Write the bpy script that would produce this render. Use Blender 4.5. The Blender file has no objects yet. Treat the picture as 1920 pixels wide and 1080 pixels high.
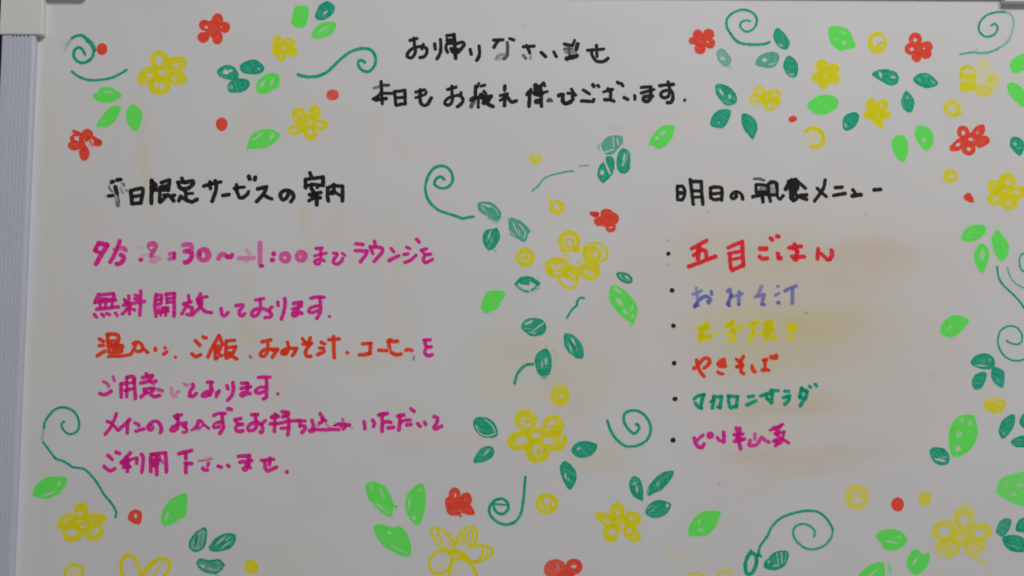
import bpy, math, random
import numpy as np
from mathutils import Vector, Matrix

# ---------------------------------------------------------------- camera, world, light
scene = bpy.context.scene
C = scene.collection
S = 0.00044                         # metres on the board per photo pixel (1920 wide)
HFOV = math.radians(60.0)
FPX = 960.0 / math.tan(HFOV / 2)
D = FPX * S
PITCH = math.radians(3.84)
ROLL = 0.0055
ZB = 1.45                           # height of the aim point on the board
cam_data = bpy.data.cameras.new('camera')
cam = bpy.data.objects.new('camera', cam_data)
C.objects.link(cam)
cam_data.sensor_width = 36.0
cam_data.lens = 18.0 / math.tan(HFOV / 2)
cam_data.clip_start = 0.02
cam_data.clip_end = 50.0
cam.matrix_world = (Matrix.Translation((0.0, -D * math.cos(PITCH), ZB - D * math.sin(PITCH)))
                    @ Matrix.Rotation(math.pi / 2 + PITCH, 4, 'X') @ Matrix.Rotation(ROLL, 4, 'Z'))
cam_data.dof.use_dof = True
cam_data.dof.focus_distance = D * 1.10
cam_data.dof.aperture_fstop = 5.8
scene.camera = cam

world = bpy.data.worlds.new('World')
scene.world = world
world.use_nodes = True
bg = world.node_tree.nodes['Background']
bg.inputs[0].default_value = (0.93, 0.95, 1.0, 1)
bg.inputs[1].default_value = 0.195

def area(name, loc, target, size, power, color):
    ld = bpy.data.lights.new(name, 'AREA')
    ld.shape = 'RECTANGLE'
    ld.size, ld.size_y = size
    ld.energy = power
    ld.color = color
    o = bpy.data.objects.new(name, ld)
    C.objects.link(o)
    o.location = loc
    o.rotation_euler = (Vector(target) - Vector(loc)).to_track_quat('-Z', 'Y').to_euler()
    return o
area('ceiling_lamp', (0.75, -1.70, ZB + 1.48), (0.05, 0, ZB), (1.1, 0.45), 28.5, (1.0, 0.985, 0.97))

scene.view_settings.view_transform = 'Standard'
scene.view_settings.look = 'None'
scene.view_settings.exposure = 0.0
scene.view_settings.gamma = 1.0

# ---------------------------------------------------------------- photo pixel -> point on the board
_M = cam.matrix_world.copy()
_R = np.array(_M.to_3x3())
_O = np.array(_M.translation)
def at(px, py):
    """board-plane (x, z) seen at a photo pixel; the board is the plane y = 0"""
    px = np.asarray(px, float); py = np.asarray(py, float)
    d = np.stack([(px - 960.0) / FPX, -(py - 540.0) / FPX, -np.ones_like(px)], -1) @ _R.T
    t = -_O[1] / d[..., 1]
    return _O[0] + t * d[..., 0], _O[2] + t * d[..., 2]
def to_px(x, z):
    p = np.stack([x - _O[0], np.zeros_like(x) - _O[1], z - _O[2]], -1) @ _R
    return 960.0 + FPX * p[..., 0] / -p[..., 2], 540.0 - FPX * p[..., 1] / -p[..., 2]

# ---------------------------------------------------------------- smooth value noise on the board
_rng = np.random.RandomState(7)
_T = _rng.rand(256, 256)
def vnoise(x, y, s, o=0):
    x = np.asarray(x) / s + 37.3 * o; y = np.asarray(y) / s + 11.7 * o
    xi = np.floor(x).astype(int); yi = np.floor(y).astype(int)
    fx = x - xi; fy = y - yi
    fx = fx * fx * (3 - 2 * fx); fy = fy * fy * (3 - 2 * fy)
    g = lambda a, b: _T[a & 255, b & 255]
    return (g(xi, yi) * (1 - fx) + g(xi + 1, yi) * fx) * (1 - fy) + (g(xi, yi + 1) * (1 - fx) + g(xi + 1, yi + 1) * fx) * fy

# ---------------------------------------------------------------- materials
def mat(name):
    m = bpy.data.materials.new(name)
    m.use_nodes = True
    nt = m.node_tree
    return m, nt, nt.nodes['Principled BSDF'], nt.nodes['Material Output']
def N(nt, kind, **kw):
    n = nt.nodes.new(kind)
    for k, v in kw.items():
        setattr(n, k, v)
    return n
def math_node(nt, op, a, b=None):
    n = N(nt, 'ShaderNodeMath', operation=op)
    for i, v in enumerate((a, b)):
        if v is None: continue
        if isinstance(v, (int, float)): n.inputs[i].default_value = v
        else: nt.links.new(v, n.inputs[i])
    return n.outputs[0]
def srgb(r, g, b):
    f = lambda c: (c / 255 / 12.92) if c / 255 <= 0.04045 else ((c / 255 + 0.055) / 1.055) ** 2.4
    return (f(r), f(g), f(b))
def noise(nt, scale, detail=2.0, rough=0.5, vec=None):
    n = N(nt, 'ShaderNodeTexNoise')
    n.inputs['Scale'].default_value = scale
    n.inputs['Detail'].default_value = detail
    n.inputs['Roughness'].default_value = rough
    if vec: nt.links.new(vec, n.inputs['Vector'])
    return n
def world_pos(nt):
    return N(nt, 'ShaderNodeNewGeometry').outputs['Position']

def board_grain(nt, color, pos):
    """the enamel's own grain and faint grime, applied to a colour socket; used by the panel and by the inked film on it"""
    L = nt.links.new
    n = noise(nt, 1500, 3, 0.75, pos)
    n3 = noise(nt, 700, 3, 0.6, pos)
    r = N(nt, 'ShaderNodeMapRange'); L(n.outputs['Fac'], r.inputs[0])
    r.inputs[1].default_value = 0.25; r.inputs[2].default_value = 0.75
    r.inputs[3].default_value = 0.91; r.inputs[4].default_value = 1.08
    mul = N(nt, 'ShaderNodeMix', data_type='RGBA', blend_type='MULTIPLY')
    mul.inputs[0].default_value = 1.0
    L(color, mul.inputs[6]); L(r.outputs[0], mul.inputs[7])
    tint = N(nt, 'ShaderNodeMix', data_type='RGBA', blend_type='MIX')
    hs = N(nt, 'ShaderNodeMapRange'); L(n3.outputs['Fac'], hs.inputs[0])
    hs.inputs[1].default_value = 0.4; hs.inputs[2].default_value = 0.75
    hs.inputs[4].default_value = 0.06
    L(hs.outputs[0], tint.inputs[0]); L(mul.outputs[2], tint.inputs[6])
    tint.inputs[7].default_value = (0.48, 0.45, 0.52, 1)
    return tint.outputs[2]

TINT = {}
KEYS = list('ktgyrocmb')
def ink_material(name, full, thin, strength=0.95):
    TINT[KEYS.pop(0)] = (full, thin)
    """marker ink: 'ink' attribute r = coverage, g = how many coats lie there"""
    m, nt, p, out = mat(name)
    L = nt.links.new
    a = N(nt, 'ShaderNodeAttribute', attribute_name='ink')
    sep = N(nt, 'ShaderNodeSeparateColor')
    L(a.outputs['Color'], sep.inputs[0])
    pos = world_pos(nt)
    n1 = noise(nt, 420, 3, 0.6, pos)       # pigment pooling
    n2 = noise(nt, 2600, 2, 0.6, pos)      # grain of dry ink
    mr = N(nt, 'ShaderNodeMapRange'); L(n1.outputs['Fac'], mr.inputs[0])
    mr.inputs[1].default_value = 0.32; mr.inputs[2].default_value = 0.68
    mr.inputs[3].default_value = -0.25; mr.inputs[4].default_value = 0.25
    coat = math_node(nt, 'ADD', sep.outputs[1], mr.outputs[0])
    cm = N(nt, 'ShaderNodeMapRange'); L(coat, cm.inputs[0])
    cm.inputs[1].default_value = 0.3; cm.inputs[2].default_value = 1.9
    mix = N(nt, 'ShaderNodeMix', data_type='RGBA')
    L(cm.outputs[0], mix.inputs[0])
    mix.inputs[6].default_value = (*thin, 1); mix.inputs[7].default_value = (*full, 1)
    g = N(nt, 'ShaderNodeMapRange'); L(n2.outputs['Fac'], g.inputs[0])
    g.inputs[1].default_value = 0.3; g.inputs[2].default_value = 0.7
    g.inputs[3].default_value = 0.98; g.inputs[4].default_value = 1.16
    al = math_node(nt, 'MULTIPLY', sep.outputs[0], g.outputs[0])
    al = math_node(nt, 'MINIMUM', math_node(nt, 'MULTIPLY', al, strength), 0.995)
    under = N(nt, 'ShaderNodeAttribute', attribute_name='under')
    film = N(nt, 'ShaderNodeMix', data_type='RGBA')
    L(al, film.inputs[0])
    L(board_grain(nt, under.outputs['Color'], pos), film.inputs[6])
    L(mix.outputs[2], film.inputs[7])
    L(film.outputs[2], p.inputs['Base Color'])
    p.inputs['Roughness'].default_value = 0.5
    sp = N(nt, 'ShaderNodeMapRange'); L(al, sp.inputs[0])
    sp.inputs[3].default_value = 0.2; sp.inputs[4].default_value = 0.06
    L(sp.outputs[0], p.inputs['Specular IOR Level'])
    return m
INK = {
    'k': ink_material('black_marker_ink', (0.012, 0.012, 0.014), (0.026, 0.027, 0.028), 0.98),
    't': ink_material('teal_marker_ink', (0.003, 0.30, 0.155), (0.010, 0.50, 0.31), 0.97),
    'g': ink_material('light_green_marker_ink', (0.12, 0.92, 0.085), (0.17, 0.97, 0.14), 0.96),
    'y': ink_material('yellow_marker_ink', (0.76, 0.68, 0.0), (0.90, 0.81, 0.01), 0.96),
    'r': ink_material('red_marker_ink', (0.84, 0.034, 0.014), (0.98, 0.11, 0.06), 0.97),
    'o': ink_material('orange_red_marker_ink', (0.90, 0.042, 0.014), (0.97, 0.085, 0.04), 0.97),
    'c': ink_material('crimson_marker_ink', (0.90, 0.018, 0.032), (0.97, 0.05, 0.075), 0.97),
    'm': ink_material('magenta_marker_ink', (0.74, 0.008, 0.25), (0.90, 0.045, 0.42), 0.97),
    'b': ink_material('blue_marker_ink', (0.055, 0.060, 0.38), (0.17, 0.20, 0.62), 0.93),
}

def board_material():
    m, nt, p, out = mat('whiteboard_enamel')
    L = nt.links.new
    a = N(nt, 'ShaderNodeAttribute', attribute_name='board_tint')
    pos = world_pos(nt)
    n3 = noise(nt, 700, 3, 0.6, pos)
    L(board_grain(nt, a.outputs['Color'], pos), p.inputs['Base Color'])
    p.inputs['Roughness'].default_value = 0.5
    p.inputs['Specular IOR Level'].default_value = 0.2
    b = N(nt, 'ShaderNodeBump'); b.inputs['Strength'].default_value = 0.04; b.inputs['Distance'].default_value = 0.0003
    L(n3.outputs['Fac'], b.inputs['Height']); L(b.outputs[0], p.inputs['Normal'])
    return m

def rough_material(name, col, col2, scale, rough, bump=0.0, spec=0.4, metallic=0.0):
    m, nt, p, out = mat(name)
    L = nt.links.new
    pos = world_pos(nt)
    n = noise(nt, scale, 4, 0.65, pos)
    mx = N(nt, 'ShaderNodeMix', data_type='RGBA')
    r = N(nt, 'ShaderNodeMapRange'); L(n.outputs['Fac'], r.inputs[0])
    r.inputs[1].default_value = 0.3; r.inputs[2].default_value = 0.7
    L(r.outputs[0], mx.inputs[0])
    mx.inputs[6].default_value = (*col, 1); mx.inputs[7].default_value = (*col2, 1)
    L(mx.outputs[2], p.inputs['Base Color'])
    p.inputs['Roughness'].default_value = rough
    p.inputs['Specular IOR Level'].default_value = spec
    p.inputs['Metallic'].default_value = metallic
    if bump:
        b = N(nt, 'ShaderNodeBump'); b.inputs['Strength'].default_value = bump; b.inputs['Distance'].default_value = 0.0005
        L(n.outputs['Fac'], b.inputs['Height']); L(b.outputs[0], p.inputs['Normal'])
    return m
MB = board_material()
MRAIL = rough_material('brushed_aluminium_rail', (0.55, 0.575, 0.66), (0.66, 0.68, 0.75), 900, 0.5, 0.05, 0.5, 0.15)
MCAP = rough_material('off_white_plastic', (0.72, 0.72, 0.685), (0.80, 0.795, 0.76), 1100, 0.5, 0.10)
MWALL = rough_material('dark_purple_wall_paint', (0.028, 0.012, 0.045), (0.036, 0.018, 0.055), 300, 0.8, 0.3)
MBACK = rough_material('grey_backing_board', (0.25, 0.25, 0.25), (0.3, 0.3, 0.3), 200, 0.8)

# ---------------------------------------------------------------- mesh helpers
def link(name, me, parent=None, loc=(0, 0, 0)):
    o = bpy.data.objects.new(name, me)
    C.objects.link(o)
    o.parent = parent
    o.location = loc
    return o
def mesh_from(name, verts, faces, material, smooth=False):
    me = bpy.data.meshes.new(name)
    me.from_pydata(verts, [], faces)
    me.materials.append(material)
    if smooth:
        me.polygons.foreach_set('use_smooth', [True] * len(me.polygons))
    me.update()
    return me
def fast_grid_mesh(name, X, Y, Z, keep, attrs, material):
    """quads of a (rows, cols) grid where keep is True, with one colour attribute"""
    h, w = X.shape
    idx = -np.ones(h * w, int)
    r, c = np.nonzero(keep)
    q = np.stack([r * w + c, (r + 1) * w + c, (r + 1) * w + c + 1, r * w + c + 1], -1)
    used = np.unique(q)
    idx[used] = np.arange(len(used))
    q = idx[q]
    me = bpy.data.meshes.new(name)
    me.vertices.add(len(used)); me.loops.add(q.size); me.polygons.add(len(q))
    co = np.stack([X.ravel()[used], Y.ravel()[used], Z.ravel()[used]], -1)
    me.vertices.foreach_set('co', co.ravel())
    me.loops.foreach_set('vertex_index', q.ravel())
    me.polygons.foreach_set('loop_start', np.arange(len(q)) * 4)
    me.polygons.foreach_set('loop_total', np.full(len(q), 4))
    for attr_name, attr in attrs:
        at_ = me.color_attributes.new(attr_name, 'FLOAT_COLOR', 'POINT')
        at_.data.foreach_set('color', attr.reshape(h * w, 4)[used].ravel())
    me.materials.append(material)
    me.update(calc_edges=True)
    return me

# ---------------------------------------------------------------- the wall behind (just a dark sliver of it shows)
wall = link('wall', mesh_from('wall', [(-2.5, 0.032, 0.3), (2.5, 0.032, 0.3), (2.5, 0.032, 2.8), (-2.5, 0.032, 2.8),
                                       (-2.5, 0.132, 0.3), (2.5, 0.132, 0.3), (2.5, 0.132, 2.8), (-2.5, 0.132, 2.8)],
                               [(0, 1, 2, 3), (7, 6, 5, 4), (0, 4, 5, 1), (1, 5, 6, 2), (2, 6, 7, 3), (3, 7, 4, 0)], MWALL))
wall['kind'] = 'structure'

# ---------------------------------------------------------------- the whiteboard
XL_IN = float(at(71.5, 80)[0])            # inner edge of the left rail
RAILW = 64.0 * S
XL = XL_IN - RAILW
ZT_IN = float(at(960, -7.5)[1])           # inner edge of the top rail
ZT = ZT_IN + RAILW
XR = XL + (2040.0 * S) * 1.02
ZB_OUT = ZT - 0.62
XR_IN = XR - RAILW; ZB_IN = ZB_OUT + RAILW
BOARD_Z = ZB_OUT
board = bpy.data.objects.new('whiteboard', None)
C.objects.link(board)
board.empty_display_size = 0.05
BX = (XL + XR) / 2
board.location = (BX, 0, BOARD_Z)
board['label'] = 'white dry erase board with ridged pale rails, covered in handwritten Japanese notices and flower doodles'
board['category'] = 'whiteboard'
def on_board(name, me, loc, parent=None):
    p = parent or board
    base = Vector((0, 0, 0)) if parent else Vector((0, 0, 0))
    o = bpy.data.objects.new(name, me)
    C.objects.link(o)
    o.parent = p
    pw = Vector(board.location)
    if parent: pw = pw + Vector(parent.location)
    o.location = Vector(loc) - pw
    return o

# writing surface with its worn-in stains (tints that belong to the enamel) and a painted rail reflection
W, H = 420, 270
gx, gz = np.meshgrid(np.linspace(XL + 0.004, XR - 0.004, W), np.linspace(ZB_OUT + 0.004, ZT - 0.004, H))
PX, PY = to_px(gx, gz)
base = np.array([0.755, 0.741, 0.736])
col = np.ones((H, W, 3)) * base
wob = (vnoise(PX, PY, 110, 1) - 0.5) * 70 + (vnoise(PX, PY, 40, 2) - 0.5) * 26
wob2 = (vnoise(PX, PY, 120, 3) - 0.5) * 50 + (vnoise(PX, PY, 45, 4) - 0.5) * 20
def board_tint(cx, cy, rx, ry, tint, k, soft=0.8, wobble=1.0, rot=0.0):
    dx = PX - cx + wob * wobble * min(1, rx / 60); dy = PY - cy + wob2 * wobble * min(1, ry / 60)
    a = math.radians(rot); u = dx * math.cos(a) + dy * math.sin(a); v = -dx * math.sin(a) + dy * math.cos(a)
    d = np.sqrt((u / rx) ** 2 + (v / ry) ** 2)
    m = np.clip((1 + soft - d) / (2 * soft), 0, 1); m = m * m * (3 - 2 * m)
    m = m * k * (0.72 if cx > 1270 and 440 < cy < 930 and cx < 1760 else 0.62) * (0.8 + 0.2 * vnoise(PX, PY, 60, 5) + 0.3 * vnoise(PX * 0.35, PY, 14, 6))
    t = np.array(tint)
    global col
    col = col * (1 - m[..., None]) + col * t * m[..., None]
BEI = (0.985, 0.90, 0.74); ORA = (0.97, 0.85, 0.72); OLI = (0.98, 0.945, 0.64); YEL = (0.985, 0.94, 0.76); PNK = (1.0, 0.92, 0.90); VIO = (0.985, 0.97, 1.02); WRM = (0.985, 0.97, 0.935)
STAINS = [
 (1500, 620, 260, 210, BEI, .55), (1420, 480, 190, 60, BEI, .6), (1345, 470, 60, 40, YEL, .3), (1635, 478, 62, 28, ORA, .75), (1560, 500, 120, 40, BEI, .5),
 (1630, 530, 60, 25, ORA, .35), (1430, 560, 130, 50, BEI, .5), (1440, 620, 140, 34, OLI, .75), (1530, 612, 110, 30, OLI, .55), (1600, 605, 90, 35, BEI, .4),
 (1430, 670, 120, 36, OLI, .55), (1560, 675, 110, 40, BEI, .45), (1450, 760, 130, 24, BEI, .7), (1500, 770, 90, 20, ORA, .4), (1470, 815, 110, 18, BEI, .3),
 (1500, 852, 120, 16, ORA, .75), (1420, 862, 80, 14, BEI, .55), (1500, 883, 90, 14, ORA, .6), (1410, 912, 60, 10, PNK, .7, .8, 1, -20), (1385, 900, 60, 20, PNK, .35),
 (1300, 470, 30, 60, PNK, .35), (1305, 650, 26, 90, PNK, .35), (1700, 600, 120, 160, BEI, .18), (1620, 830, 80, 30, BEI, .2),
 (268, 270, 12, 75, YEL, .85), (272, 350, 14, 60, YEL, .6), (190, 370, 60, 60, WRM, .7), (440, 262, 50, 30, YEL, .5), (470, 215, 30, 20, YEL, .35),
 (575, 440, 12, 70, ORA, .42), (568, 400, 10, 30, YEL, .6), (630, 410, 20, 26, ORA, .4), (612, 430, 14, 10, ORA, .4), (655, 400, 60, 60, WRM, .8),
 (700, 225, 14, 24, YEL, .7), (695, 290, 10, 30, YEL, .6), (748, 278, 26, 14, ORA, .5, .7, .5, 40), (645, 250, 40, 60, WRM, .8), (808, 300, 20, 16, ORA, .2),
 (463, 590, 13, 75, YEL, .95), (470, 625, 24, 14, YEL, .9), (520, 700, 16, 70, YEL, .7), (560, 700, 40, 90, WRM, .6), (740, 640, 20, 50, YEL, .5), (744, 470, 10, 70, YEL, .6),
 (672, 680, 40, 20, YEL, .6), (735, 780, 60, 26, YEL, .6), (790, 835, 60, 20, YEL, .5), (870, 830, 40, 16, YEL, .7), (930, 660, 60, 40, OLI, .35), (985, 650, 50, 20, ORA, .3),
 (1000, 700, 120, 60, YEL, .6), (950, 745, 60, 30, OLI, .35), (1095, 700, 60, 60, YEL, .5), (1150, 600, 40, 60, YEL, .35), (1085, 760, 40, 30, BEI, .4), (1130, 850, 50, 30, YEL, .7), (1120, 870, 50, 14, OLI, .3),
 (1060, 330, 60, 80, WRM, .6), (1240, 250, 50, 16, PNK, .6), (1275, 215, 40, 12, PNK, .5), (1055, 1000, 60, 30, WRM, .7), (540, 1040, 60, 30, YEL, .4), (240, 890, 60, 50, WRM, .7),
 (90, 180, 8, 120, OLI, .3), (92, 500, 8, 300, YEL, .5), (85, 900, 10, 200, OLI, .3), (730, 560, 60, 160, WRM, .6), (520, 860, 60, 60, WRM, .5), (560, 130, 160, 40, WRM, .5),
 (300, 600, 160, 60, WRM, .5), (1745, 330, 50, 20, YEL, .3), (420, 60, 80, 26, WRM, .5), (1820, 560, 60, 90, VIO, .6), (1250, 60, 150, 40, VIO, .7), (1120, 60, 200, 18, VIO, .5),
 (1600, 30, 200, 30, VIO, .6), (180, 560, 120, 200, WRM, .4), (330, 700, 200, 60, WRM, .4), (1280, 320, 60, 40, VIO, .6), (700, 880, 180, 60, VIO, .3), (850, 950, 60, 80, VIO, .5),
]
for s_ in STAINS:
    board_tint(*s_)
strip = np.clip(1 - np.abs(gx - XL_IN - 0.0025) / 0.003, 0, 1)[..., None] * 0.75  # rail's reflection on the glossy board, painted in as a pale lavender strip
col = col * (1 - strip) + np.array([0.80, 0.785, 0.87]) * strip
lo = 0.985 + 0.03 * vnoise(PX, PY, 90, 8)
col = col * lo[..., None]
warm = vnoise(PX, PY, 130, 9)[..., None]
col = col * (1 - 0.02 * warm * np.array([0.2, 0.6, 1.6]))
rgba = np.concatenate([np.clip(col, 0, 1), np.ones((H, W, 1))], -1)  # carries the stains and the painted rail reflection together
me = fast_grid_mesh('panel', gx - BX, np.zeros_like(gx), gz - BOARD_Z, np.ones((H - 1, W - 1), bool), [('board_tint', rgba)], MB)
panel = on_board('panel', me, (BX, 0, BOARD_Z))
# fix facing (towards -Y)
me.flip_normals() if me.polygons[0].normal.y > 0 else None
bv = [(XL + .004 - BX, .0005, .004), (XR - .004 - BX, .0005, .004), (XR - .004 - BX, .0005, ZT - .004 - BOARD_Z), (XL + .004 - BX, .0005, ZT - .004 - BOARD_Z)]
bv += [(x, 0.012, z) for x, y, z in bv]
on_board('backing', mesh_from('backing', bv, [(0, 1, 2, 3), (7, 6, 5, 4), (0, 4, 5, 1), (1, 5, 6, 2), (2, 6, 7, 3), (3, 7, 4, 0)], MBACK), (BX, 0, BOARD_Z))

# rails: one grooved aluminium profile (u = distance from the outer edge in photo px, y = height in mm)
PROFILE = [(0, -14), (0, 3.2), (1.2, 4.6), (3.5, 5.0), (17, 5.2)]
for g_ in (21.2, 28.8, 36.0, 43.0, 50.6):
    PROFILE += [(g_ - 2.4, 5.2), (g_ - 1.0, 4.0), (g_ + 1.0, 4.0), (g_ + 2.4, 5.2)]
PROFILE += [(56, 5.2), (60, 5.1), (62.6, 4.7), (63.6, 4.0), (64, 3.0), (64, 0.35), (64, -0.3)]
def rail(p0, p1, inward):
    """p0 -> p1 along the outer edge, inward = unit vector towards the panel"""
    v = []; f = []
    n = len(PROFILE)
    for p in (p0, p1):
        for u, h in PROFILE:
            v.append((p[0] + inward[0] * u * S - BX, -h * 0.001, p[1] + inward[1] * u * S - BOARD_Z))
    for i in range(n - 1):
        f.append((i, i + 1, n + i + 1, n + i))
    f.append(tuple(range(n))[::-1]); f.append(tuple(range(n, 2 * n)))
    m_ = mesh_from('frame_rail', v, f, MRAIL)
    import bmesh as _bm
    b = _bm.new(); b.from_mesh(m_); _bm.ops.recalc_face_normals(b, faces=b.faces); b.to_mesh(m_); b.free()
    return on_board('frame_rail', m_, (BX, 0, BOARD_Z))
c = 0.02
rail((XL, ZT - c), (XL, ZB_OUT + c), (1, 0))
rail((XR, ZT - c), (XR, ZB_OUT + c), (-1, 0))
rail((XL + c, ZT), (XR - c, ZT), (0, -1))
rail((XL + c, ZB_OUT), (XR - c, ZB_OUT), (0, 1))

# L shaped plastic corner caps
import bmesh
LX = 154.0 * S; AW = 78.5 * S; AH = 75.5 * S
def corner_cap(cx, cz, sx, sz, lx, lz, aw, ah):
    o_ = -0.0012
    pts = [(o_, o_), (lx, o_), (lx, ah), (aw, ah), (aw, lz), (o_, lz)]
    bm = bmesh.new()
    f_ = [bm.verts.new((sx * x, -0.0066, -sz * z)) for x, z in pts]
    b_ = [bm.verts.new((sx * x, 0.0145, -sz * z)) for x, z in pts]
    n = len(pts)
    face = bm.faces.new(f_); bm.faces.new(b_[::-1])
    for i in range(n):
        bm.faces.new((f_[i], f_[(i + 1) % n], b_[(i + 1) % n], b_[i]))
    bmesh.ops.recalc_face_normals(bm, faces=bm.faces)
    ed = [e for e in bm.edges if all(v in f_ for v in e.verts)] + [e for e in bm.edges if (e.verts[0] in f_) != (e.verts[1] in f_)]
    bmesh.ops.bevel(bm, geom=ed, offset=0.0014, segments=4, profile=0.6, affect='EDGES')
    m_ = bpy.data.meshes.new('corner_cap'); bm.to_mesh(m_); bm.free()
    m_.materials.append(MCAP)
    on_board('corner_cap', m_, (cx, 0, cz))
zc = float(at(40, 69.5)[1])
lzt = ZT - zc
corner_cap(XL, ZT, 1, 1, LX, lzt, AW, AH)
corner_cap(XR, ZT, -1, 1, XR - float(at(1876, 4)[0]), lzt, AW, ZT - float(at(1900, 9)[1]))
corner_cap(XL, ZB_OUT, 1, -1, LX, lzt, AW, AH)
corner_cap(XR, ZB_OUT, -1, -1, LX, lzt, AW, AH)

# ---------------------------------------------------------------- marker ink
STEP = 0.7                                   # grid step in photo pixels
def smooth_path(P, closed):
    P = np.array(P, float)
    if len(P) < 3: return P
    out = []
    n = len(P)
    rng = range(n) if closed else range(n - 1)
    for i in rng:
        p1, p2 = P[i], P[(i + 1) % n]
        p0 = P[(i - 1) % n] if closed or i > 0 else p1 * 2 - p2
        p3 = P[(i + 2) % n] if closed or i < n - 2 else p2 * 2 - p1
        k = max(2, int(np.hypot(*(p2 - p1)) / 3))
        for t in np.arange(k) / k:
            out.append(0.5 * ((2 * p1) + (-p0 + p2) * t + (2 * p0 - 5 * p1 + 4 * p2 - p3) * t * t + (-p0 + 3 * p1 - 3 * p2 + p3) * t ** 3))
    out.append(P[0] if closed else P[-1])
    return np.array(out)
def seg_dist(X, Y, P):
    d = np.full(X.shape, 1e9)
    for a, b in zip(P[:-1], P[1:]):
        ab = b - a; l2 = ab @ ab
        if l2 < 1e-9:
            t = 0.0
        else:
            t = np.clip(((X - a[0]) * ab[0] + (Y - a[1]) * ab[1]) / l2, 0, 1)
        d = np.minimum(d, np.hypot(X - a[0] - t * ab[0], Y - a[1] - t * ab[1]))
    return d
def poly_sdf(X, Y, P):
    d = seg_dist(X, Y, P)
    inside = np.zeros(X.shape, bool)
    for a, b in zip(P[:-1], P[1:]):
        if a[1] == b[1]: continue
        c_ = (a[1] > Y) != (b[1] > Y)
        xi = (b[0] - a[0]) * (Y - a[1]) / (b[1] - a[1]) + a[0]
        inside ^= c_ & (X < xi)
    return np.where(inside, d, -d)
def parse_ops(txt, ox, oy, sc):
    ops = []
    for t in txt.split(';'):
        t = t.strip()
        if not t: continue
        dens = 1.0
        if '~' in t:
            t, q = t.split('~'); dens = float(q)
        w = t.split()
        k = w[0]
        if k == 'K':
            ops.append(('K', w[1], float(w[2]) if len(w) > 2 else None)); continue
        if k in 'eh':
            v = [float(a) for a in w[1].split(',')]
            ops.append((k, ox + v[0] / sc, oy + v[1] / sc, v[2] / sc, v[3] / sc, v[4] if len(v) > 4 else 0.0, dens))
        else:
            wd = 0.0
            if k != 'p': wd = float(w[1]) / sc; pts = w[2:]
            else: pts = w[1:]
            P = [(ox + float(a.split(',')[0]) / sc, oy + float(a.split(',')[1]) / sc) for a in pts]
            if k in ('c', 'p'): P = smooth_path(P, True)
            elif k in ('s', 'H'): P = smooth_path(P, False)
            else: P = np.array(P)
            ops.append((k, P, wd, dens))
    return ops
def bbox(ops):
    b = []
    for o in ops:
        if o[0] == 'e': m_ = max(o[3], o[4]); b.append((o[1] - m_, o[2] - m_, o[1] + m_, o[2] + m_))
        elif o[0] in 'scSp' and o[3] > 0:
            h = o[2] / 2; b.append((o[1][:, 0].min() - h, o[1][:, 1].min() - h, o[1][:, 0].max() + h, o[1][:, 1].max() + h))
    b = np.array(b)
    return b[:, 0].min() - 3, b[:, 1].min() - 3, b[:, 2].max() + 3, b[:, 3].max() + 3
FE = 1.0
FEATHER = {'g': 1.5, 'y': 1.4, 'b': 1.5, 'c': 1.3}
def cover(sd, fe=None):
    fe = fe or FE
    t = np.clip((sd + fe) / (2 * fe), 0, 1)
    return t * t * (3 - 2 * t)
def ell_sd(X, Y, o):
    a = math.radians(o[5])
    u = (X - o[1]) * math.cos(a) + (Y - o[2]) * math.sin(a); v = -(X - o[1]) * math.sin(a) + (Y - o[2]) * math.cos(a)
    r = np.sqrt((u / o[3]) ** 2 + (v / o[4]) ** 2)
    return (1 - r) * min(o[3], o[4])
_count = [0]
# what already lies on the board, so that a film of ink laid over it can show it through thin places
CX0, CY0, CX1, CY1 = -42.0, -42.0, 2100.0, 1260.0
cgx, cgy = np.meshgrid(np.arange(CX0, CX1, STEP), np.arange(CY0, CY1, STEP))
_bx, _bz = at(cgx, cgy)
_u = np.clip((_bx - (XL + 0.004)) / (XR - XL - 0.008) * (W - 1), 0, W - 1.001)
_v = np.clip((_bz - (ZB_OUT + 0.004)) / (ZT - ZB_OUT - 0.008) * (H - 1), 0, H - 1.001)
_ui = _u.astype(int); _vi = _v.astype(int); _fu = (_u - _ui)[..., None]; _fv = (_v - _vi)[..., None]
CANVAS = ((col[_vi, _ui] * (1 - _fu) + col[_vi, _ui + 1] * _fu) * (1 - _fv) + (col[_vi + 1, _ui] * (1 - _fu) + col[_vi + 1, _ui + 1] * _fu) * _fv)
del cgx, cgy, _bx, _bz, _u, _v, _ui, _vi, _fu, _fv
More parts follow.
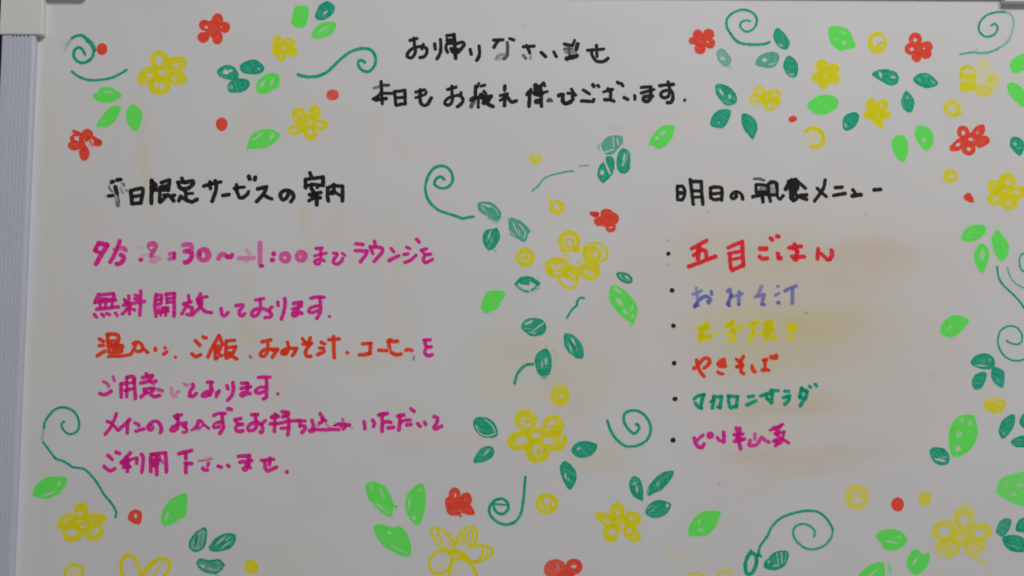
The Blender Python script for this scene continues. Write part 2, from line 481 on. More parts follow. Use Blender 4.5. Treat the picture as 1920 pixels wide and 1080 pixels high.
def ink_mesh(name, ops, key, extra_holes=(), thin=0.0):
    grow = {'petal': 1.15, 'flower_centre': 2.2, 'character': 0.15}.get(name, 0.3)
    x0, y0, x1, y1 = bbox(ops)
    ix0 = max(0, int((x0 - CX0) / STEP)); iy0 = max(0, int((y0 - CY0) / STEP))
    ix1 = min(CANVAS.shape[1], int((x1 - CX0) / STEP) + 2); iy1 = min(CANVAS.shape[0], int((y1 - CY0) / STEP) + 2)
    gx_, gy_ = np.meshgrid(CX0 + STEP * np.arange(ix0, ix1), CY0 + STEP * np.arange(iy0, iy1))
    wx = (vnoise(gx_, gy_, 5, 1) - .5) * 0.9 + (vnoise(gx_, gy_, 2.2, 2) - .5) * 0.5
    wy = (vnoise(gx_, gy_, 5, 3) - .5) * 0.9 + (vnoise(gx_, gy_, 2.2, 4) - .5) * 0.5
    X, Y = gx_ + wx, gy_ + wy
    Dn = np.zeros_like(X); Ct = np.zeros_like(X)
    def hole(o):
        nonlocal Dn
        if o[0] == 'h': m_ = cover(ell_sd(X, Y, o) - (0.45 if name in ('petal', 'flower_centre') else 0.1), 1.3) * o[6]
        else: m_ = cover(o[2] / 2 - seg_dist(X, Y, o[1]), 0.8) * o[3]
        Dn = Dn * (1 - m_)
    for o in ops:
        k = o[0]
        if k in 'hH': hole(o); continue
        if k == 'e': sd = ell_sd(X, Y, o) + grow; dens = o[6]
        elif k == 'p': sd = poly_sdf(X, Y, o[1]) + grow; dens = o[3]
        else:
            sd = o[2] / 2 - thin - seg_dist(X, Y, o[1]); dens = o[3]
        if dens <= 0: continue
        m_ = cover(sd, FEATHER.get(key, 1.0) if dens >= 0.7 else 2.0)
        if k in 'ep' and name != 'character' and dens > 0.3:     # pen goes round and round: faint lighter bands between the passes
            amp = 0.0 if max(x1 - x0, y1 - y0) < 28 else {'y': 0.15, 't': 0.13, 'r': 0.09, 'g': 0.08}.get(key, 0.05)
            band = np.sin(2 * math.pi * sd / 4.6 + 5.0 * vnoise(X, Y, 9, 13)) 
            gap = np.clip(band - 0.2, 0, 1) * np.clip((sd - 3.0) / 2.0, 0, 1) * (0.4 + 1.2 * vnoise(X, Y, 6, 14))
            m_ = m_ * (1 - amp * gap)
        if dens < 0.7:       # dry, rubbed strokes break up
            br = vnoise(X, Y, 1.7, 6) * 0.5 + vnoise(X, Y, 1.0, 7) * 0.5
            m_ = m_ * np.clip(dens * 1.1 + (br - 0.5) * 0.8 * (1 - dens), 0, 1)
            Dn = np.maximum(Dn, m_)
        else:
            Dn = np.maximum(Dn, m_ * dens)
        rim = np.exp(-((sd - 1.3) / 1.1) ** 2) * (0.25 if key in 'tm' else 0.1) if k in 'pe' else 0.0   # ink gathers at the outline
        Ct = Ct + m_ * (0.75 + rim) * min(1.0, dens * dens * 1.1)
    for o in extra_holes: hole(o)
    # hatch-like streaks inside filled shapes
    ang = (vnoise(np.array([x0]), np.array([y0]), 40, 5)[0] - 0.5) * 2.4 + 0.7
    u = X * math.cos(ang) + Y * math.sin(ang); v = -X * math.sin(ang) + Y * math.cos(ang)
    st = vnoise(u / 9.0, v, 2.2, 11)
    Ct = Ct * ((0.62 + 0.8 * st) if key != 't' else (0.40 + 1.2 * st)) + 0.15
    Dn = Dn * ((0.86 + 0.14 * np.sqrt(st)) if key in 'ty' and grow != 0.15 else (0.95 + 0.05 * st))
    bx, bz = at(gx_, gy_)
    cx, cz = at((x0 + x1) / 2, (y0 + y1) / 2)
    vis = Dn > 0.012
    keep = vis[:-1, :-1] | vis[1:, :-1] | vis[:-1, 1:] | vis[1:, 1:]
    if not keep.any(): return None
    A = np.stack([Dn, Ct * 1.0, np.zeros_like(Dn), np.ones_like(Dn)], -1)
    under = CANVAS[iy0:iy1, ix0:ix1].copy()
    U = np.concatenate([under, np.ones(Dn.shape + (1,))], -1)
    full_, thin_ = TINT[key]
    t_ = np.clip((Ct - 0.3) / 1.6, 0, 1)[..., None]
    inkc = np.array(thin_) * (1 - t_) + np.array(full_) * t_
    a_ = np.minimum(Dn * 1.03, 1)[..., None]
    CANVAS[iy0:iy1, ix0:ix1] = under * (1 - a_) + inkc * a_
    me = fast_grid_mesh(name, bx - float(cx), np.zeros_like(bx), bz - float(cz), keep, [('ink', A), ('under', U)], INK[key])
    if me.polygons[0].normal.y > 0: me.flip_normals()
    _count[0] += 1
    return me, (float(cx), float(cz))
_layer = [0]
def place_ink(name, ops, key, parent=None, extra=(), thin=0.0, lift=0):
    r = ink_mesh(name, ops, key, extra, thin)
    if r is None: return None
    me, (cx, cz) = r
    return on_board(name, me, (cx, -(0.00002 + 0.000003 * lift), cz), parent)

# ---- handwriting: every line is a part, every character a piece of it
def build_text(src):
    lines = []; ox = oy = 0; sc = 1
    for ln in src.splitlines():
        if not ln.strip(): continue
        if ln[0] == '=':
            _, k, lab = ln.split(' ', 2); lines.append((k, lab, []))
        elif ln[0] == '@':
            ox, oy, sc = [float(a) for a in ln[1:].split()]
        else:
            lines[-1][2].append(parse_ops(ln[1:], ox, oy, sc))
    for k, lab, chars in lines:
        bbs = [bbox([o for o in ch if o[0] != 'K']) for ch in chars]
        mx = (min(b[0] for b in bbs) + max(b[2] for b in bbs)) / 2; my = sum(b[1] + b[3] for b in bbs) / len(bbs) / 2
        cx, cz = at(mx, my)
        root = bpy.data.objects.new('writing_line', None)
        C.objects.link(root); root.parent = board; root.empty_display_size = 0.01
        root.location = Vector((float(cx), 0, float(cz))) - Vector(board.location)
        root['label'] = lab
        for i, ch in enumerate(chars):
            key = k; gr = None
            if ch and ch[0][0] == 'K': key = ch[0][1]; gr = ch[0][2]; ch = ch[1:]
            ch = [o for o in ch if not (o[0] in 'scS' and o[3] <= 0)]
            place_ink('character', ch, key, root, thin=THIN_W.get(key, 0.0) if gr is None else gr, lift=i % 3)
THIN_W = {'k': -0.68, 'm': -0.6, 'o': -0.55, 'c': -0.6, 'b': -0.4, 'y': -0.7, 't': -0.5}

def build_doodles(src):
    items = []; ox = oy = 0; sc = 1
    for ln in src.splitlines():
        if not ln.strip(): continue
        if ln[0] == '@': ox, oy, sc = [float(a) for a in ln[1:].split()]
        elif ln[0] == ':':
            head, lab = ln[1:].split('|'); nm, k = head.split(); items.append((nm, k, lab.strip(), []))
        else:
            items[-1][3].append((ln[0], parse_ops(ln[1:], ox, oy, sc)))
    for n_, (nm, k, lab, pieces) in enumerate(items):
        lift = (n_ % 4) * 4 + 3
        if len(pieces) == 1 and nm != 'flower_drawing':
            o = place_ink(nm, pieces[0][1], k, None, thin=-0.35, lift=lift)
            if o: o['label'] = lab
            continue
        bbs = [bbox(p) for _, p in pieces]
        cx, cz = at((min(b[0] for b in bbs) + max(b[2] for b in bbs)) / 2, (min(b[1] for b in bbs) + max(b[3] for b in bbs)) / 2)
        root = bpy.data.objects.new(nm, None)
        C.objects.link(root); root.parent = board; root.empty_display_size = 0.01
        root.location = Vector((float(cx), 0, float(cz))) - Vector(board.location)
        root['label'] = lab
        for i, (kind, ops) in enumerate(pieces):
            others = [o for j, (_, q) in enumerate(pieces) if j != i for o in q if o[0] in 'hH']
            place_ink('petal' if kind == '-' else 'flower_centre', ops, k, root, others, thin=-0.3, lift=lift + i)

# tracing data: @ gives origin and scale in photo pixels; s/S/c strokes, p outline, e blot, h/H bare gaps
TEXT = """
= k greeting line "welcome home" in black marker across the top of the board
@ 750 50 9.143
- S 50 175,235 285,205; s 50 240,200 250,330 265,400 250,480 190,535 135,520 125,470 180,400 270,355 380,340 450,370 460,440 420,510 345,530; S 45 400,300 380,385
- S 52 595,300 605,385; s 52 695,225 700,320 695,430 660,510 635,550
- S 50 805,155 925,140; S 60 925,140 940,300 940,420 955,540; S 60 830,235 920,230; S 70 830,280 930,280; s 50 800,300 785,360 815,440; s 52 950,300 1060,265 1100,300 1060,370 970,450 900,400; S 60 880,380 1000,400; S 70 900,420 1000,430; S 35 805,200 805,250
- S 52 1200,395 1225,475; s 52 1355,335 1365,440 1350,520 1315,580
- S 50 1605,230 1765,225; s 50 1690,240 1640,300 1610,355; S 48 1885,205 1950,230; s 50 1840,275 1845,400 1835,500 1780,550 ~.85; s 45 1850,480 1750,480 1680,500 1650,550 ~.5; s 40 1660,540 1700,560 1790,530 ~.35
@ 950 50 9.143
- S 50 290,345 465,335; s 50 340,325 380,400 395,450; s 45 285,490 330,545 ~.75; S 30 415,500 405,550 ~.5
- S 55 595,445 665,515; S 50 810,435 850,510
- p 990,340 1100,330 1190,380 1160,480 1060,520 1020,430 ~.42; S 52 990,300 1125,325; S 46 1165,235 1135,310; S 64 1215,300 1195,390; S 42 990,385 1110,380 ~.8; S 44 1060,340 1085,530 ~.85; S 36 1110,430 1190,440 ~.6; S 36 1010,435 1070,445 ~.6; S 74 1030,550 1110,520; S 74 1130,525 1200,500
- S 48 1390,405 1660,385; S 48 1540,320 1550,510; s 50 1455,400 1465,490 1520,575 1600,605 1680,590 1740,540
= k second black greeting line thanking readers for their hard work
@ 690 140 9.143
- S 48 225,115 245,500; S 40 105,230 200,205 ~.7; S 45 270,185 350,180 ~.9; s 48 235,290 170,370 90,420; S 45 230,315 430,325; S 60 130,430 310,410
- S 50 455,290 480,525; S 50 455,290 630,270 640,500; S 50 470,400 630,385; S 50 480,525 640,495
- S 48 820,295 970,260; S 45 820,395 980,340 1000,300; s 55 900,260 890,400 910,490 960,530 1030,500 1085,400
- S 48 1365,255 1510,215; s 50 1440,200 1440,330 1450,430 1400,520 1330,510 1320,460 1390,395 1490,365 1580,360 1630,430 1600,500 1530,550; S 45 1595,310 1590,360
@ 890 140 9.143
- S 45 70,150 50,210; S 45 110,195 175,180; S 55 20,200 10,330; S 85 -50,430 20,390; S 60 -20,470 -60,550 ~.85; S 45 65,440 60,560; S 80 110,350 180,430 160,480; S 60 30,400 280,370; s 55 280,380 230,450 160,480; s 60 150,420 220,500 310,545; S 50 160,290 190,330
- S 55 520,195 515,260; S 45 440,360 560,330; S 58 520,380 510,530; s 40 510,390 440,440; s 55 540,350 600,440 640,470 715,450; S 40 515,270 515,330 ~.6
- s 55 960,260 900,340; S 58 950,280 930,540; S 45 940,290 1010,310; S 70 1040,180 1050,340; S 90 1080,210 1090,330; S 55 1130,200 1145,540; s 45 1150,180 1180,140 1200,190; S 50 1030,340 1160,330; S 45 1160,310 1240,290; S 90 1060,460 1110,450; p 1225,440 1280,390 1330,420 1345,465 1250,480 ~.85
- s 60 1440,360 1510,340 1510,430 1540,490 1610,480 1680,430 1680,380; S 50 1660,250 1700,320 1730,350; S 50 1600,320 1700,330; S 50 1500,450 1560,500 1650,480
@ 1090 140 9.143
- S 48 35,265 135,330; S 52 5,450 150,460; s 50 150,460 200,460 215,425; S 60 200,175 215,200; S 50 280,185 300,205
- S 45 385,295 540,250; S 50 455,240 500,300 500,420; S 52 400,430 480,425 560,455; S 50 620,130 650,150; S 50 690,155 710,190; S 60 470,260 520,260
- S 52 735,395 795,425; S 50 915,360 915,420
- S 50 1030,220 1190,205; S 50 1030,315 1240,255; s 60 1190,210 1190,330 1170,430 1110,460 1060,430 1080,380 1150,370 1220,370; S 50 1180,220 1215,260
- S 50 1340,190 1580,165; s 50 1485,120 1510,200 1510,280 1490,370 1420,400 1365,360 1380,300 1460,270; s 55 1510,240 1560,310 1570,400 1540,470 1475,480
- e 1770,440,28,28
= k bold black heading for the weekday lounge service with its first character scuffed
@ 190 315 9.143
- S 60 175,240 205,235; S 60 270,205 330,200; S 35 370,270 385,300 ~.75; S 25 425,380 440,395 ~.6; s 28 130,320 160,380 200,400 ~.7; S 70 240,330 265,440; S 22 325,340 365,430 ~.55; S 55 125,480 195,470; S 25 85,490 100,490 ~.35; S 30 225,430 270,600 ~.75; S 25 290,480 305,600 ~.8; s 30 260,600 280,655 305,640 ~.75; H 12 160,330 230,440 260,560; S 16 130,330 160,260 ~.3; S 20 340,260 400,300 ~.3
- S 65 505,390 525,610; s 60 505,390 640,355 710,360 705,470 670,600; S 55 530,490 690,470; S 60 530,610 680,600
- S 65 860,215 860,600; p 840,200 920,230 970,300 940,370 870,420; S 60 1030,250 1170,210 1150,380; S 80 1040,330 1140,320; S 70 870,370 1120,370; S 60 1010,330 1000,580; s 60 1010,580 1080,520 1130,460; s 60 1080,470 1170,480 1240,560; S 60 1200,490 1250,470
- S 60 1380,180 1410,240; S 60 1310,245 1350,340; S 55 1320,240 1420,250; s 65 1430,250 1570,225 1560,290 1480,350 1380,360; s 60 1360,340 1440,400 1450,520; S 50 1480,440 1560,435; S 60 1360,490 1330,560; s 60 1380,510 1480,560 1560,580 1640,540
@ 370 315 9.143
- S 58 115,310 240,270 400,240; S 60 215,240 225,350; s 60 305,220 325,330 300,450 255,570; e 235,380,25,30 ~.2
- S 60 440,470 540,455
- S 55 670,285 680,400; S 50 635,350 800,325; s 55 665,370 720,500 770,510 850,460 875,410; S 65 885,145 900,190; S 65 995,160 985,200
- S 62 1035,360 1185,325; s 60 1185,330 1150,420 1080,510 1015,575; S 55 1130,450 1200,500 1275,530
- s 60 1560,440 1530,510 1470,545 1425,500 1430,430 1490,385 1560,385 1630,430 1650,500 1605,575; S 50 1545,390 1570,450 1530,500
@ 480 315 9.143
- S 60 925,85 945,150; S 60 850,200 850,340; S 55 850,200 1150,155; S 65 1150,160 1150,290; S 55 870,310 960,280 1160,300; S 55 950,290 960,380; S 60 1070,300 1050,330; s 60 950,350 1000,420 1040,470; S 60 920,460 1110,420; S 60 1040,430 1040,630; S 55 910,560 1000,510; S 60 1040,510 1100,510; S 60 960,480 1050,500
- S 60 1230,340 1225,480 1240,560; S 58 1230,340 1330,300 1485,315; S 62 1485,320 1480,560; S 55 1335,280 1340,380; S 50 1340,380 1240,440; S 50 1330,400 1470,490; S 50 1240,440 1330,440
= k black heading for tomorrow's breakfast menu at the right
@ 1250 325 9.143
- S 50 185,220 185,445; s 50 185,225 270,225 310,300 300,400 260,455 185,450; S 60 200,335 300,335; S 55 405,110 455,530; S 55 420,140 590,140; S 55 590,140 600,330 620,530; S 50 440,300 600,300; S 45 450,410 600,405
- S 55 750,250 760,420; s 55 750,250 830,235 930,250 950,340 940,460; S 50 760,350 930,345; s 50 760,420 820,450 930,440
- s 50 1190,370 1170,430 1120,430 1105,390 1150,330 1220,320 1280,360 1305,445; S 45 1190,340 1200,400
- p 1530,185 1720,195 1720,380 1540,350 ~.72; h 1568,245,24,32 ~.85; h 1655,255,20,14 ~.5; p 1735,150 1890,160 1890,370 1740,380 ~.38; S 38 1500,100 1580,90 1670,120 ~.8; S 45 1530,190 1530,310; S 45 1530,190 1690,200 1720,220; S 45 1540,330 1700,310; S 60 1480,400 1620,370 1740,350; S 55 1640,350 1650,490; S 60 1600,330 1640,380; s 55 1730,200 1790,150 1870,160 1890,250; S 50 1740,190 1750,380 1780,480; S 50 1740,370 1880,370; S 30 1790,260 1850,250 ~.5; S 50 1890,180 1895,370; s 45 1890,380 1937,445 2000,380
@ 1400 325 7.111
- p 545,180 595,85 665,90 705,190 650,265 590,235; S 52 600,90 520,210; S 60 595,320 630,355; h 640,292,18,12 ~.7; S 40 720,320 800,285; S 42 650,80 780,200; S 90 600,130 630,170; S 70 620,150 640,270; S 60 590,200 600,330; s 45 600,340 650,350 700,300 800,290; S 45 680,300 800,350; S 50 560,110 660,90
- s 42 1045,90 1030,180 980,270 905,365; S 38 940,200 1060,310
- S 42 1185,190 1270,185; S 46 1165,295 1310,270
- S 40 1415,220 1450,270; S 50 1410,300 1520,285
- S 46 1700,220 1785,215
= m magenta line giving the opening hours with rubbed digits
@ 165 440 9.143
- K m -0.95; S 65 180,150 120,270; S 75 190,150 320,170; S 75 330,190 230,340 140,500; S 60 120,270 220,320; h 215,230,35,28
- K m -0.95; S 65 545,110 520,200; S 55 450,250 640,245 ~.75; s 60 500,230 450,350 380,470; s 65 560,350 610,370 600,450 520,510 490,500; S 55 600,220 650,270 ~.85
- K m -0.95; e 905,430,45,40; e 910,215,25,18 ~.35; S 12 930,370 1020,330 ~.35
- K m -0.95; e 1105,195,100,92 ~.85; h 1088,225,25,25; S 60 1140,260 1070,360 ~.9; e 1150,430,110,62,-20 ~.4; S 30 1100,390 1150,380 ~.7; h 1140,415,40,10,-15 ~.5
- K m -0.95; S 60 1400,330 1480,320 ~.8; S 60 1395,415 1475,405 ~.8; S 50 1480,320 1475,400
- K m -0.95; s 72 1640,180 1720,165 1775,200 1760,260 1660,290 ~.85; s 72 1700,280 1780,320 1760,420 1700,470 1665,475
@ 365 440 9.143
- K m -0.95; e 155,345,135,135 ~.88; h 148,350,35,45; S 50 90,300 90,340
- K m -0.95; s 70 410,410 440,350 500,335 560,380 ~.85; s 72 560,380 620,380 640,350
- K m -0.95; S 60 760,405 1020,400 ~.6; s 40 890,260 940,330 ~.4; S 25 870,460 920,450 ~.5; s 30 800,430 900,440 1000,420 ~.4
- K m -0.95; S 72 1120,140 1120,500 ~.75; e 1145,535,48,40
- K m -0.95; e 1355,330,45,45; e 1335,435,52,40
- K m -0.95; e 1550,390,110,108 ~.85; h 1545,395,25,25
- K m -0.95; e 1825,370,112,112 ~.85; h 1812,380,20,28 ~.7
@ 505 440 12
- S 70 1050,315 1190,300; S 65 1020,475 1160,440 1280,415; s 65 1155,310 1160,450 1160,560 1120,650 1060,660 1020,620 1060,570 1150,555 1240,590; h 1085,620,20,12 ~.4
- s 68 1440,415 1510,420 1520,460 1450,560 1440,620 1490,660 1560,650 1640,580 1650,530; S 55 1640,415 1700,465
@ 650 435 9.143
- S 58 155,200 280,215; S 58 145,320 350,325; s 58 350,330 310,420 235,510
- S 58 475,160 490,250; S 55 400,250 450,370; s 60 410,260 530,260 610,290 590,370 475,500
- S 52 760,285 810,340; S 60 730,490 890,405
- S 55 1030,260 1080,285; S 55 985,385 1050,375; s 55 1000,520 1100,480 1190,400; S 55 1195,125 1240,175
- S 55 1280,310 1370,290; S 55 1290,320 1340,390 1440,380; s 55 1340,400 1310,470 1340,520 1400,510 1470,470
= m magenta line saying the lounge is open free of charge
@ 165 535 9.143
- S 55 180,150 115,300; S 55 210,160 440,145; S 55 440,150 460,260; S 60 120,290 470,255; S 55 200,270 210,380; S 50 300,230 300,370; S 50 420,220 410,370; S 60 150,410 330,390 520,370; S 55 105,500 145,545; S 55 235,490 270,525; S 55 320,480 370,505; S 50 470,475 500,515; S 55 200,225 400,245
- S 55 700,180 710,490; S 55 620,240 660,290; S 60 610,340 870,290 970,280; s 55 700,370 650,430 590,490; S 50 730,390 800,425; S 58 905,100 890,510; S 50 810,165 850,180; S 55 800,230 870,240; S 60 640,270 720,340
- S 58 1165,160 1145,340 1165,530; S 55 1170,165 1260,170 1255,310 1170,340; S 50 1170,255 1250,240; S 60 1480,140 1475,530; S 58 1340,150 1480,140; S 50 1340,160 1355,300; S 45 1350,230 1460,215; S 50 1360,290 1460,280; S 55 1270,390 1370,385; S 60 1200,470 1370,440; S 45 1270,400 1250,510; S 45 1340,390 1330,520; S 30 1215,390 1200,480
@ 320 535 9.143
- S 52 305,175 320,270; S 58 220,320 350,285; s 55 290,310 240,410 190,490; s 58 310,370 370,390 360,460 340,500 280,500; S 58 510,150 455,250; S 52 540,205 625,195; S 70 480,230 500,350; s 60 530,230 520,350 440,440 370,510; s 58 470,290 530,390 600,450 700,470
- s 58 865,400 880,490 920,525 980,470
- s 60 1120,350 1220,335 1230,370 1180,440 1180,500 1230,520 1265,490
- S 55 1460,250 1590,230; s 58 1530,240 1540,380 1490,500 1430,530 1390,500 1420,430 1530,395 1640,420 1720,480 1710,540 1620,555; S 55 1735,370 1690,430
@ 440 535 9.143
- S 58 740,290 745,340; s 60 855,230 865,320 840,450 800,575
- S 60 1010,310 1140,290; S 60 1000,405 1140,350; S 60 1130,300 1140,350; s 65 1090,350 1080,430 1060,510 1010,520 1000,480 1060,460 1150,480; H 12 1000,360 1070,345 ~.6
- S 58 1310,220 1420,200 1530,205; s 58 1460,210 1470,350 1470,450 1410,570; s 55 1460,350 1380,360 1290,400 1270,450 1330,470 1430,430
- e 1625,535,28,26
= o orange red line listing warm rice, miso soup and coffee
@ 170 615 9.143
- S 60 150,190 220,230; S 62 150,300 215,300; S 62 120,475 240,400; s 68 290,110 380,105 460,120 480,180 460,260; S 60 285,120 300,260; S 70 300,230 460,230; S 75 310,290 530,310; p 280,270 560,290 560,380 530,440 300,450 280,360; S 55 310,490 480,480; h 355,375,10,18 ~.6; h 390,245,12,8 ~.6
- s 55 480,485 600,470 680,450 730,390 770,280; s 55 725,270 780,240 850,260 890,320 900,370; S 55 790,400 860,395; S 55 910,360 980,420
- e 1108,365,38,48; S 1 1,1 2,2 ~0
- e 1278,340,32,30; S 58 1250,450 1300,410
- e 1452,500,30,28
@ 350 615 9.143
- S 58 150,220 225,295; s 58 90,440 150,495 190,480 240,460; S 62 285,155 330,170
- s 60 550,130 500,230 430,350 365,495; S 60 560,140 620,280; p 440,290 620,290 590,400 560,480 470,480 460,400; S 60 490,330 490,520; s 58 500,530 560,480 600,470; s 58 680,225 760,215 820,215; S 55 680,220 670,420; S 58 700,340 840,320; s 60 840,320 800,420 740,490 680,520; s 60 700,420 780,480 860,530; p 640,420 760,400 800,470 700,520 640,500; h 740,385,14,12 ~.6; h 525,465,10,14 ~.5
- S 48 1085,485 1100,500 ~.85
- S 60 1295,235 1440,205; s 58 1390,220 1395,330 1380,420 1320,480 1265,470 1280,410 1350,370 1440,365 1560,365; s 62 1560,370 1510,440 1470,500; h 1325,440,12,14 ~.6; S 60 1470,375 1530,400
- S 55 1730,245 1750,330; s 60 1750,330 1720,420 1670,450 1630,430 1650,390 1740,350 1880,350; s 60 1880,350 1850,420 1815,470; e 1675,415,55,45
@ 470 615 9.143
- S 58 890,185 940,260; S 58 1020,165 1000,250; S 62 900,275 1040,260; s 60 1040,260 970,340 940,430 970,485 1030,485; S 60 940,250 1010,280
- S 58 1210,245 1265,270; S 58 1180,345 1240,345; s 58 1150,460 1210,430 1260,400 1240,350; S 58 1340,200 1520,185; S 62 1420,150 1430,505
- e 1660,425,34,32
@ 640 615 9.143
- S 58 365,270 510,265; S 60 500,270 490,440; s 62 310,460 400,455 490,435
- S 56 640,380 780,390; 
- S 62 800,235 840,205; S 62 840,225 960,230; s 62 820,210 825,360 870,430 930,455 1020,450
- s 62 1110,380 1160,370 1210,385 ~.95
- K k; S 26 1240,490 1237,540 ~.55
- K m; S 55 1420,210 1520,200; s 55 1435,220 1450,310 1500,330 1540,320; s 55 1470,330 1430,400 1450,460 1510,475 1560,455
= m magenta line saying the food is ready
@ 170 690 9.143
- s 48 215,235 280,260 310,320 ~.85; S 60 160,440 185,450; s 60 230,460 290,440 350,400; S 52 385,155 405,215 ~.85
- S 58 520,270 525,500; S 60 530,270 740,240; S 55 620,160 620,490; s 65 620,165 680,150 740,160 750,260; S 60 745,200 765,520; S 55 590,385 740,350; h 672,212,28,20; h 685,315,30,16
- S 60 955,100 985,160; S 62 890,165 1060,130; S 62 860,260 1010,220; s 60 1060,140 1000,220; S 62 1050,250 1120,225; S 35 1080,290 1090,285 ~.8; S 70 920,370 960,370; S 75 1050,370 1060,390; S 55 1000,350 1090,355; S 62 960,420 865,495; s 60 1010,430 1080,490 1180,470; S 55 1150,370 1230,390 ~.9; S 60 920,390 960,430
- s 55 1385,350 1390,430 1420,480 ~.5; S 30 1430,485 1470,485 ~.6; s 45 1470,430 1510,405 ~.6
- s 26 1590,270 1640,300 ~.8; S 55 1640,290 1740,285 ~.5; s 58 1750,280 1760,330 1700,410 1710,470 ; s 60 1690,480 1760,480 1810,440
@ 330 690 9.143
- S 60 540,245 620,245; S 60 600,250 600,350; e 530,440,120,62,-25; s 55 620,350 620,400 580,460; S 60 700,420 690,490; S 55 740,390 720,440
- S 58 870,300 890,355; s 60 975,250 985,370 950,480 890,550
- S 60 1130,260 1230,260; S 60 1120,350 1280,320; S 60 1220,260 1240,330; s 60 1230,340 1210,430 1150,480 1110,460 1160,420 1270,440
- S 58 1415,160 1610,155; s 58 1545,170 1555,300 1550,420 1550,500 1500,530; s 55 1530,330 1440,330 1370,380 1370,420 1430,430 1510,400
- e 1745,445,30,30
= m magenta line asking to bring your own main dish
@ 185 755 9.143
- s 55 300,190 270,290 200,430 115,540; S 55 150,320 200,340; S 50 240,370 320,460
- s 60 330,470 420,400 530,290; S 58 500,330 490,520
- s 52 620,350 670,360 685,400; S 58 640,490 780,450
- s 60 830,430 900,340 990,320 1050,370 1075,470 1060,515; e 890,430,65,72,20; h 915,410,8,22,30 ~.4
- s 55 1300,235 1350,210 1420,210; p 1280,240 1400,200 1380,300 1340,320; S 58 1350,230 1360,350; e 1295,440,95,68,-35; S 60 1340,370 1500,350; s 52 1450,400 1510,450 1500,500 1450,510; S 50 1500,350 1480,430
- p 1600,450 1660,370 1680,300 1730,280 1790,310 1820,380 1770,430 1700,450; h 1745,380,14,30,30 ~.8; S 45 1800,380 1890,440; S 40 1590,470 1640,450 ~.9; S 30 1650,460 1740,450 ~.8
@ 365 755 9.143
- s 58 330,220 400,190 520,185; s 60 470,200 480,330 490,430 430,530; s 50 460,330 380,340 325,390 340,430 420,420; e 390,380,70,55,-20 ~.75; h 370,375,16,22 ~.5; S 62 570,105 630,115
- S 60 690,290 790,275; s 62 700,300 750,370 820,370; s 62 750,380 700,430 740,490 825,485
- S 58 975,210 1080,205; S 62 1040,210 1045,330; s 58 1060,320 1060,400 1010,470 930,480 910,430 960,370 1060,345 1150,370; s 58 1210,310 1150,370 1170,440 1150,510 1120,500
@ 490 755 9.143
- S 60 235,195 225,495; S 58 175,255 290,240; S 60 155,360 250,350; S 55 230,370 440,320 600,310; S 65 360,160 460,170; S 60 370,240 460,210; S 65 420,180 430,230; S 58 470,280 470,440 450,550; S 55 340,435 450,435; S 60 190,240 270,230
- S 55 600,305 750,315; S 62 660,320 665,400; s 60 680,400 740,400 750,450 700,510
- s 58 870,300 890,400 880,440; s 70 830,480 870,490 920,460; S 55 900,465 1100,465 1330,460; S 58 1010,190 1060,280; S 58 1070,300 1000,350; S 22 1040,350 980,400 ~.7; S 22 990,350 940,400 ~.7; S 35 1110,370 1180,430 ~.6; S 60 1040,270 1100,310
- S 50 1395,285 1400,310 ~.85; s 55 1250,410 1310,370 1420,370 1510,385; p 1250,390 1400,350 1530,370 1480,420 1410,480 1300,470 1240,440; h 1300,415,40,10,-10 ~.8; S 20 1510,400 1560,440 ~.6; S 14 1490,310 1520,350 ~.35
@ 640 755 9.143
- S 56 390,325 405,450; s 56 535,300 570,350 555,410
- S 60 640,215 790,185; S 62 700,200 700,490; s 58 710,350 770,325 850,340; S 62 800,430 890,425; S 60 660,200 740,190
- S 62 970,230 1070,210; S 62 1010,220 1000,340 985,470; s 55 1020,340 1090,300 1180,300; S 62 1125,380 1190,375; S 55 1190,105 1250,150
- S 58 1310,360 1350,405; S 58 1425,335 1445,375
- s 62 1590,240 1650,265 1640,340 1590,420 1620,450 1720,405
= m last magenta line inviting guests to help themselves
@ 180 825 9.143
- S 56 205,265 280,335; s 60 140,450 200,510 260,530 320,490; S 62 345,210 400,230
- s 60 590,220 530,290 430,390; S 70 520,300 540,470; S 60 440,390 570,340; S 62 470,470 580,460; S 58 540,400 540,540; s 55 570,350 640,320 700,310; S 58 700,310 700,400; p 430,390 530,290 580,360 560,480 480,480
- s 60 780,250 810,300 800,450 785,550
- s 62 950,250 935,350 940,540; S 60 950,245 1190,220; s 62 1190,225 1200,350 1210,545; S 60 960,350 1080,340; S 80 980,430 1050,400; S 65 1040,250 1040,590; p 950,240 1050,230 1070,450 950,450; S 45 1080,260 1110,350 ~.9; S 45 1110,350 1180,410 ~.8; h 985,300,12,12 ~.7
- S 64 1420,235 1640,180; S 64 1535,230 1540,320; S 62 1530,400 1640,405; S 62 1545,400 1540,560
@ 350 825 9.143
- s 30 210,355 300,350 430,325 ~.8; s 14 310,295 380,290 440,300 ~.3; S 55 375,400 360,440 ~.95; s 62 275,480 310,515 355,515
- S 62 540,450 590,465; S 62 705,435 725,455
- S 62 890,280 1080,270; S 60 915,385 1110,350; S 60 1060,280 1070,400; e 1000,495,62,50; S 55 1060,430 1090,480; S 60 1020,420 1040,460
- S 58 1285,350 1490,330; S 58 1430,310 1420,430; s 62 1340,370 1350,480 1390,530 1470,500 1540,465
- e 1715,550,38,38
= c crimson menu item mixed rice at the top of the breakfast list
@ 1270 435 9.143
- S 66 250,285 500,150; S 75 380,230 350,460; S 60 280,400 440,300; S 62 430,310 490,330 500,440; S 68 200,590 420,510 650,420; p 330,260 420,270 400,360 310,400; h 432,435,18,30,0 ~.9
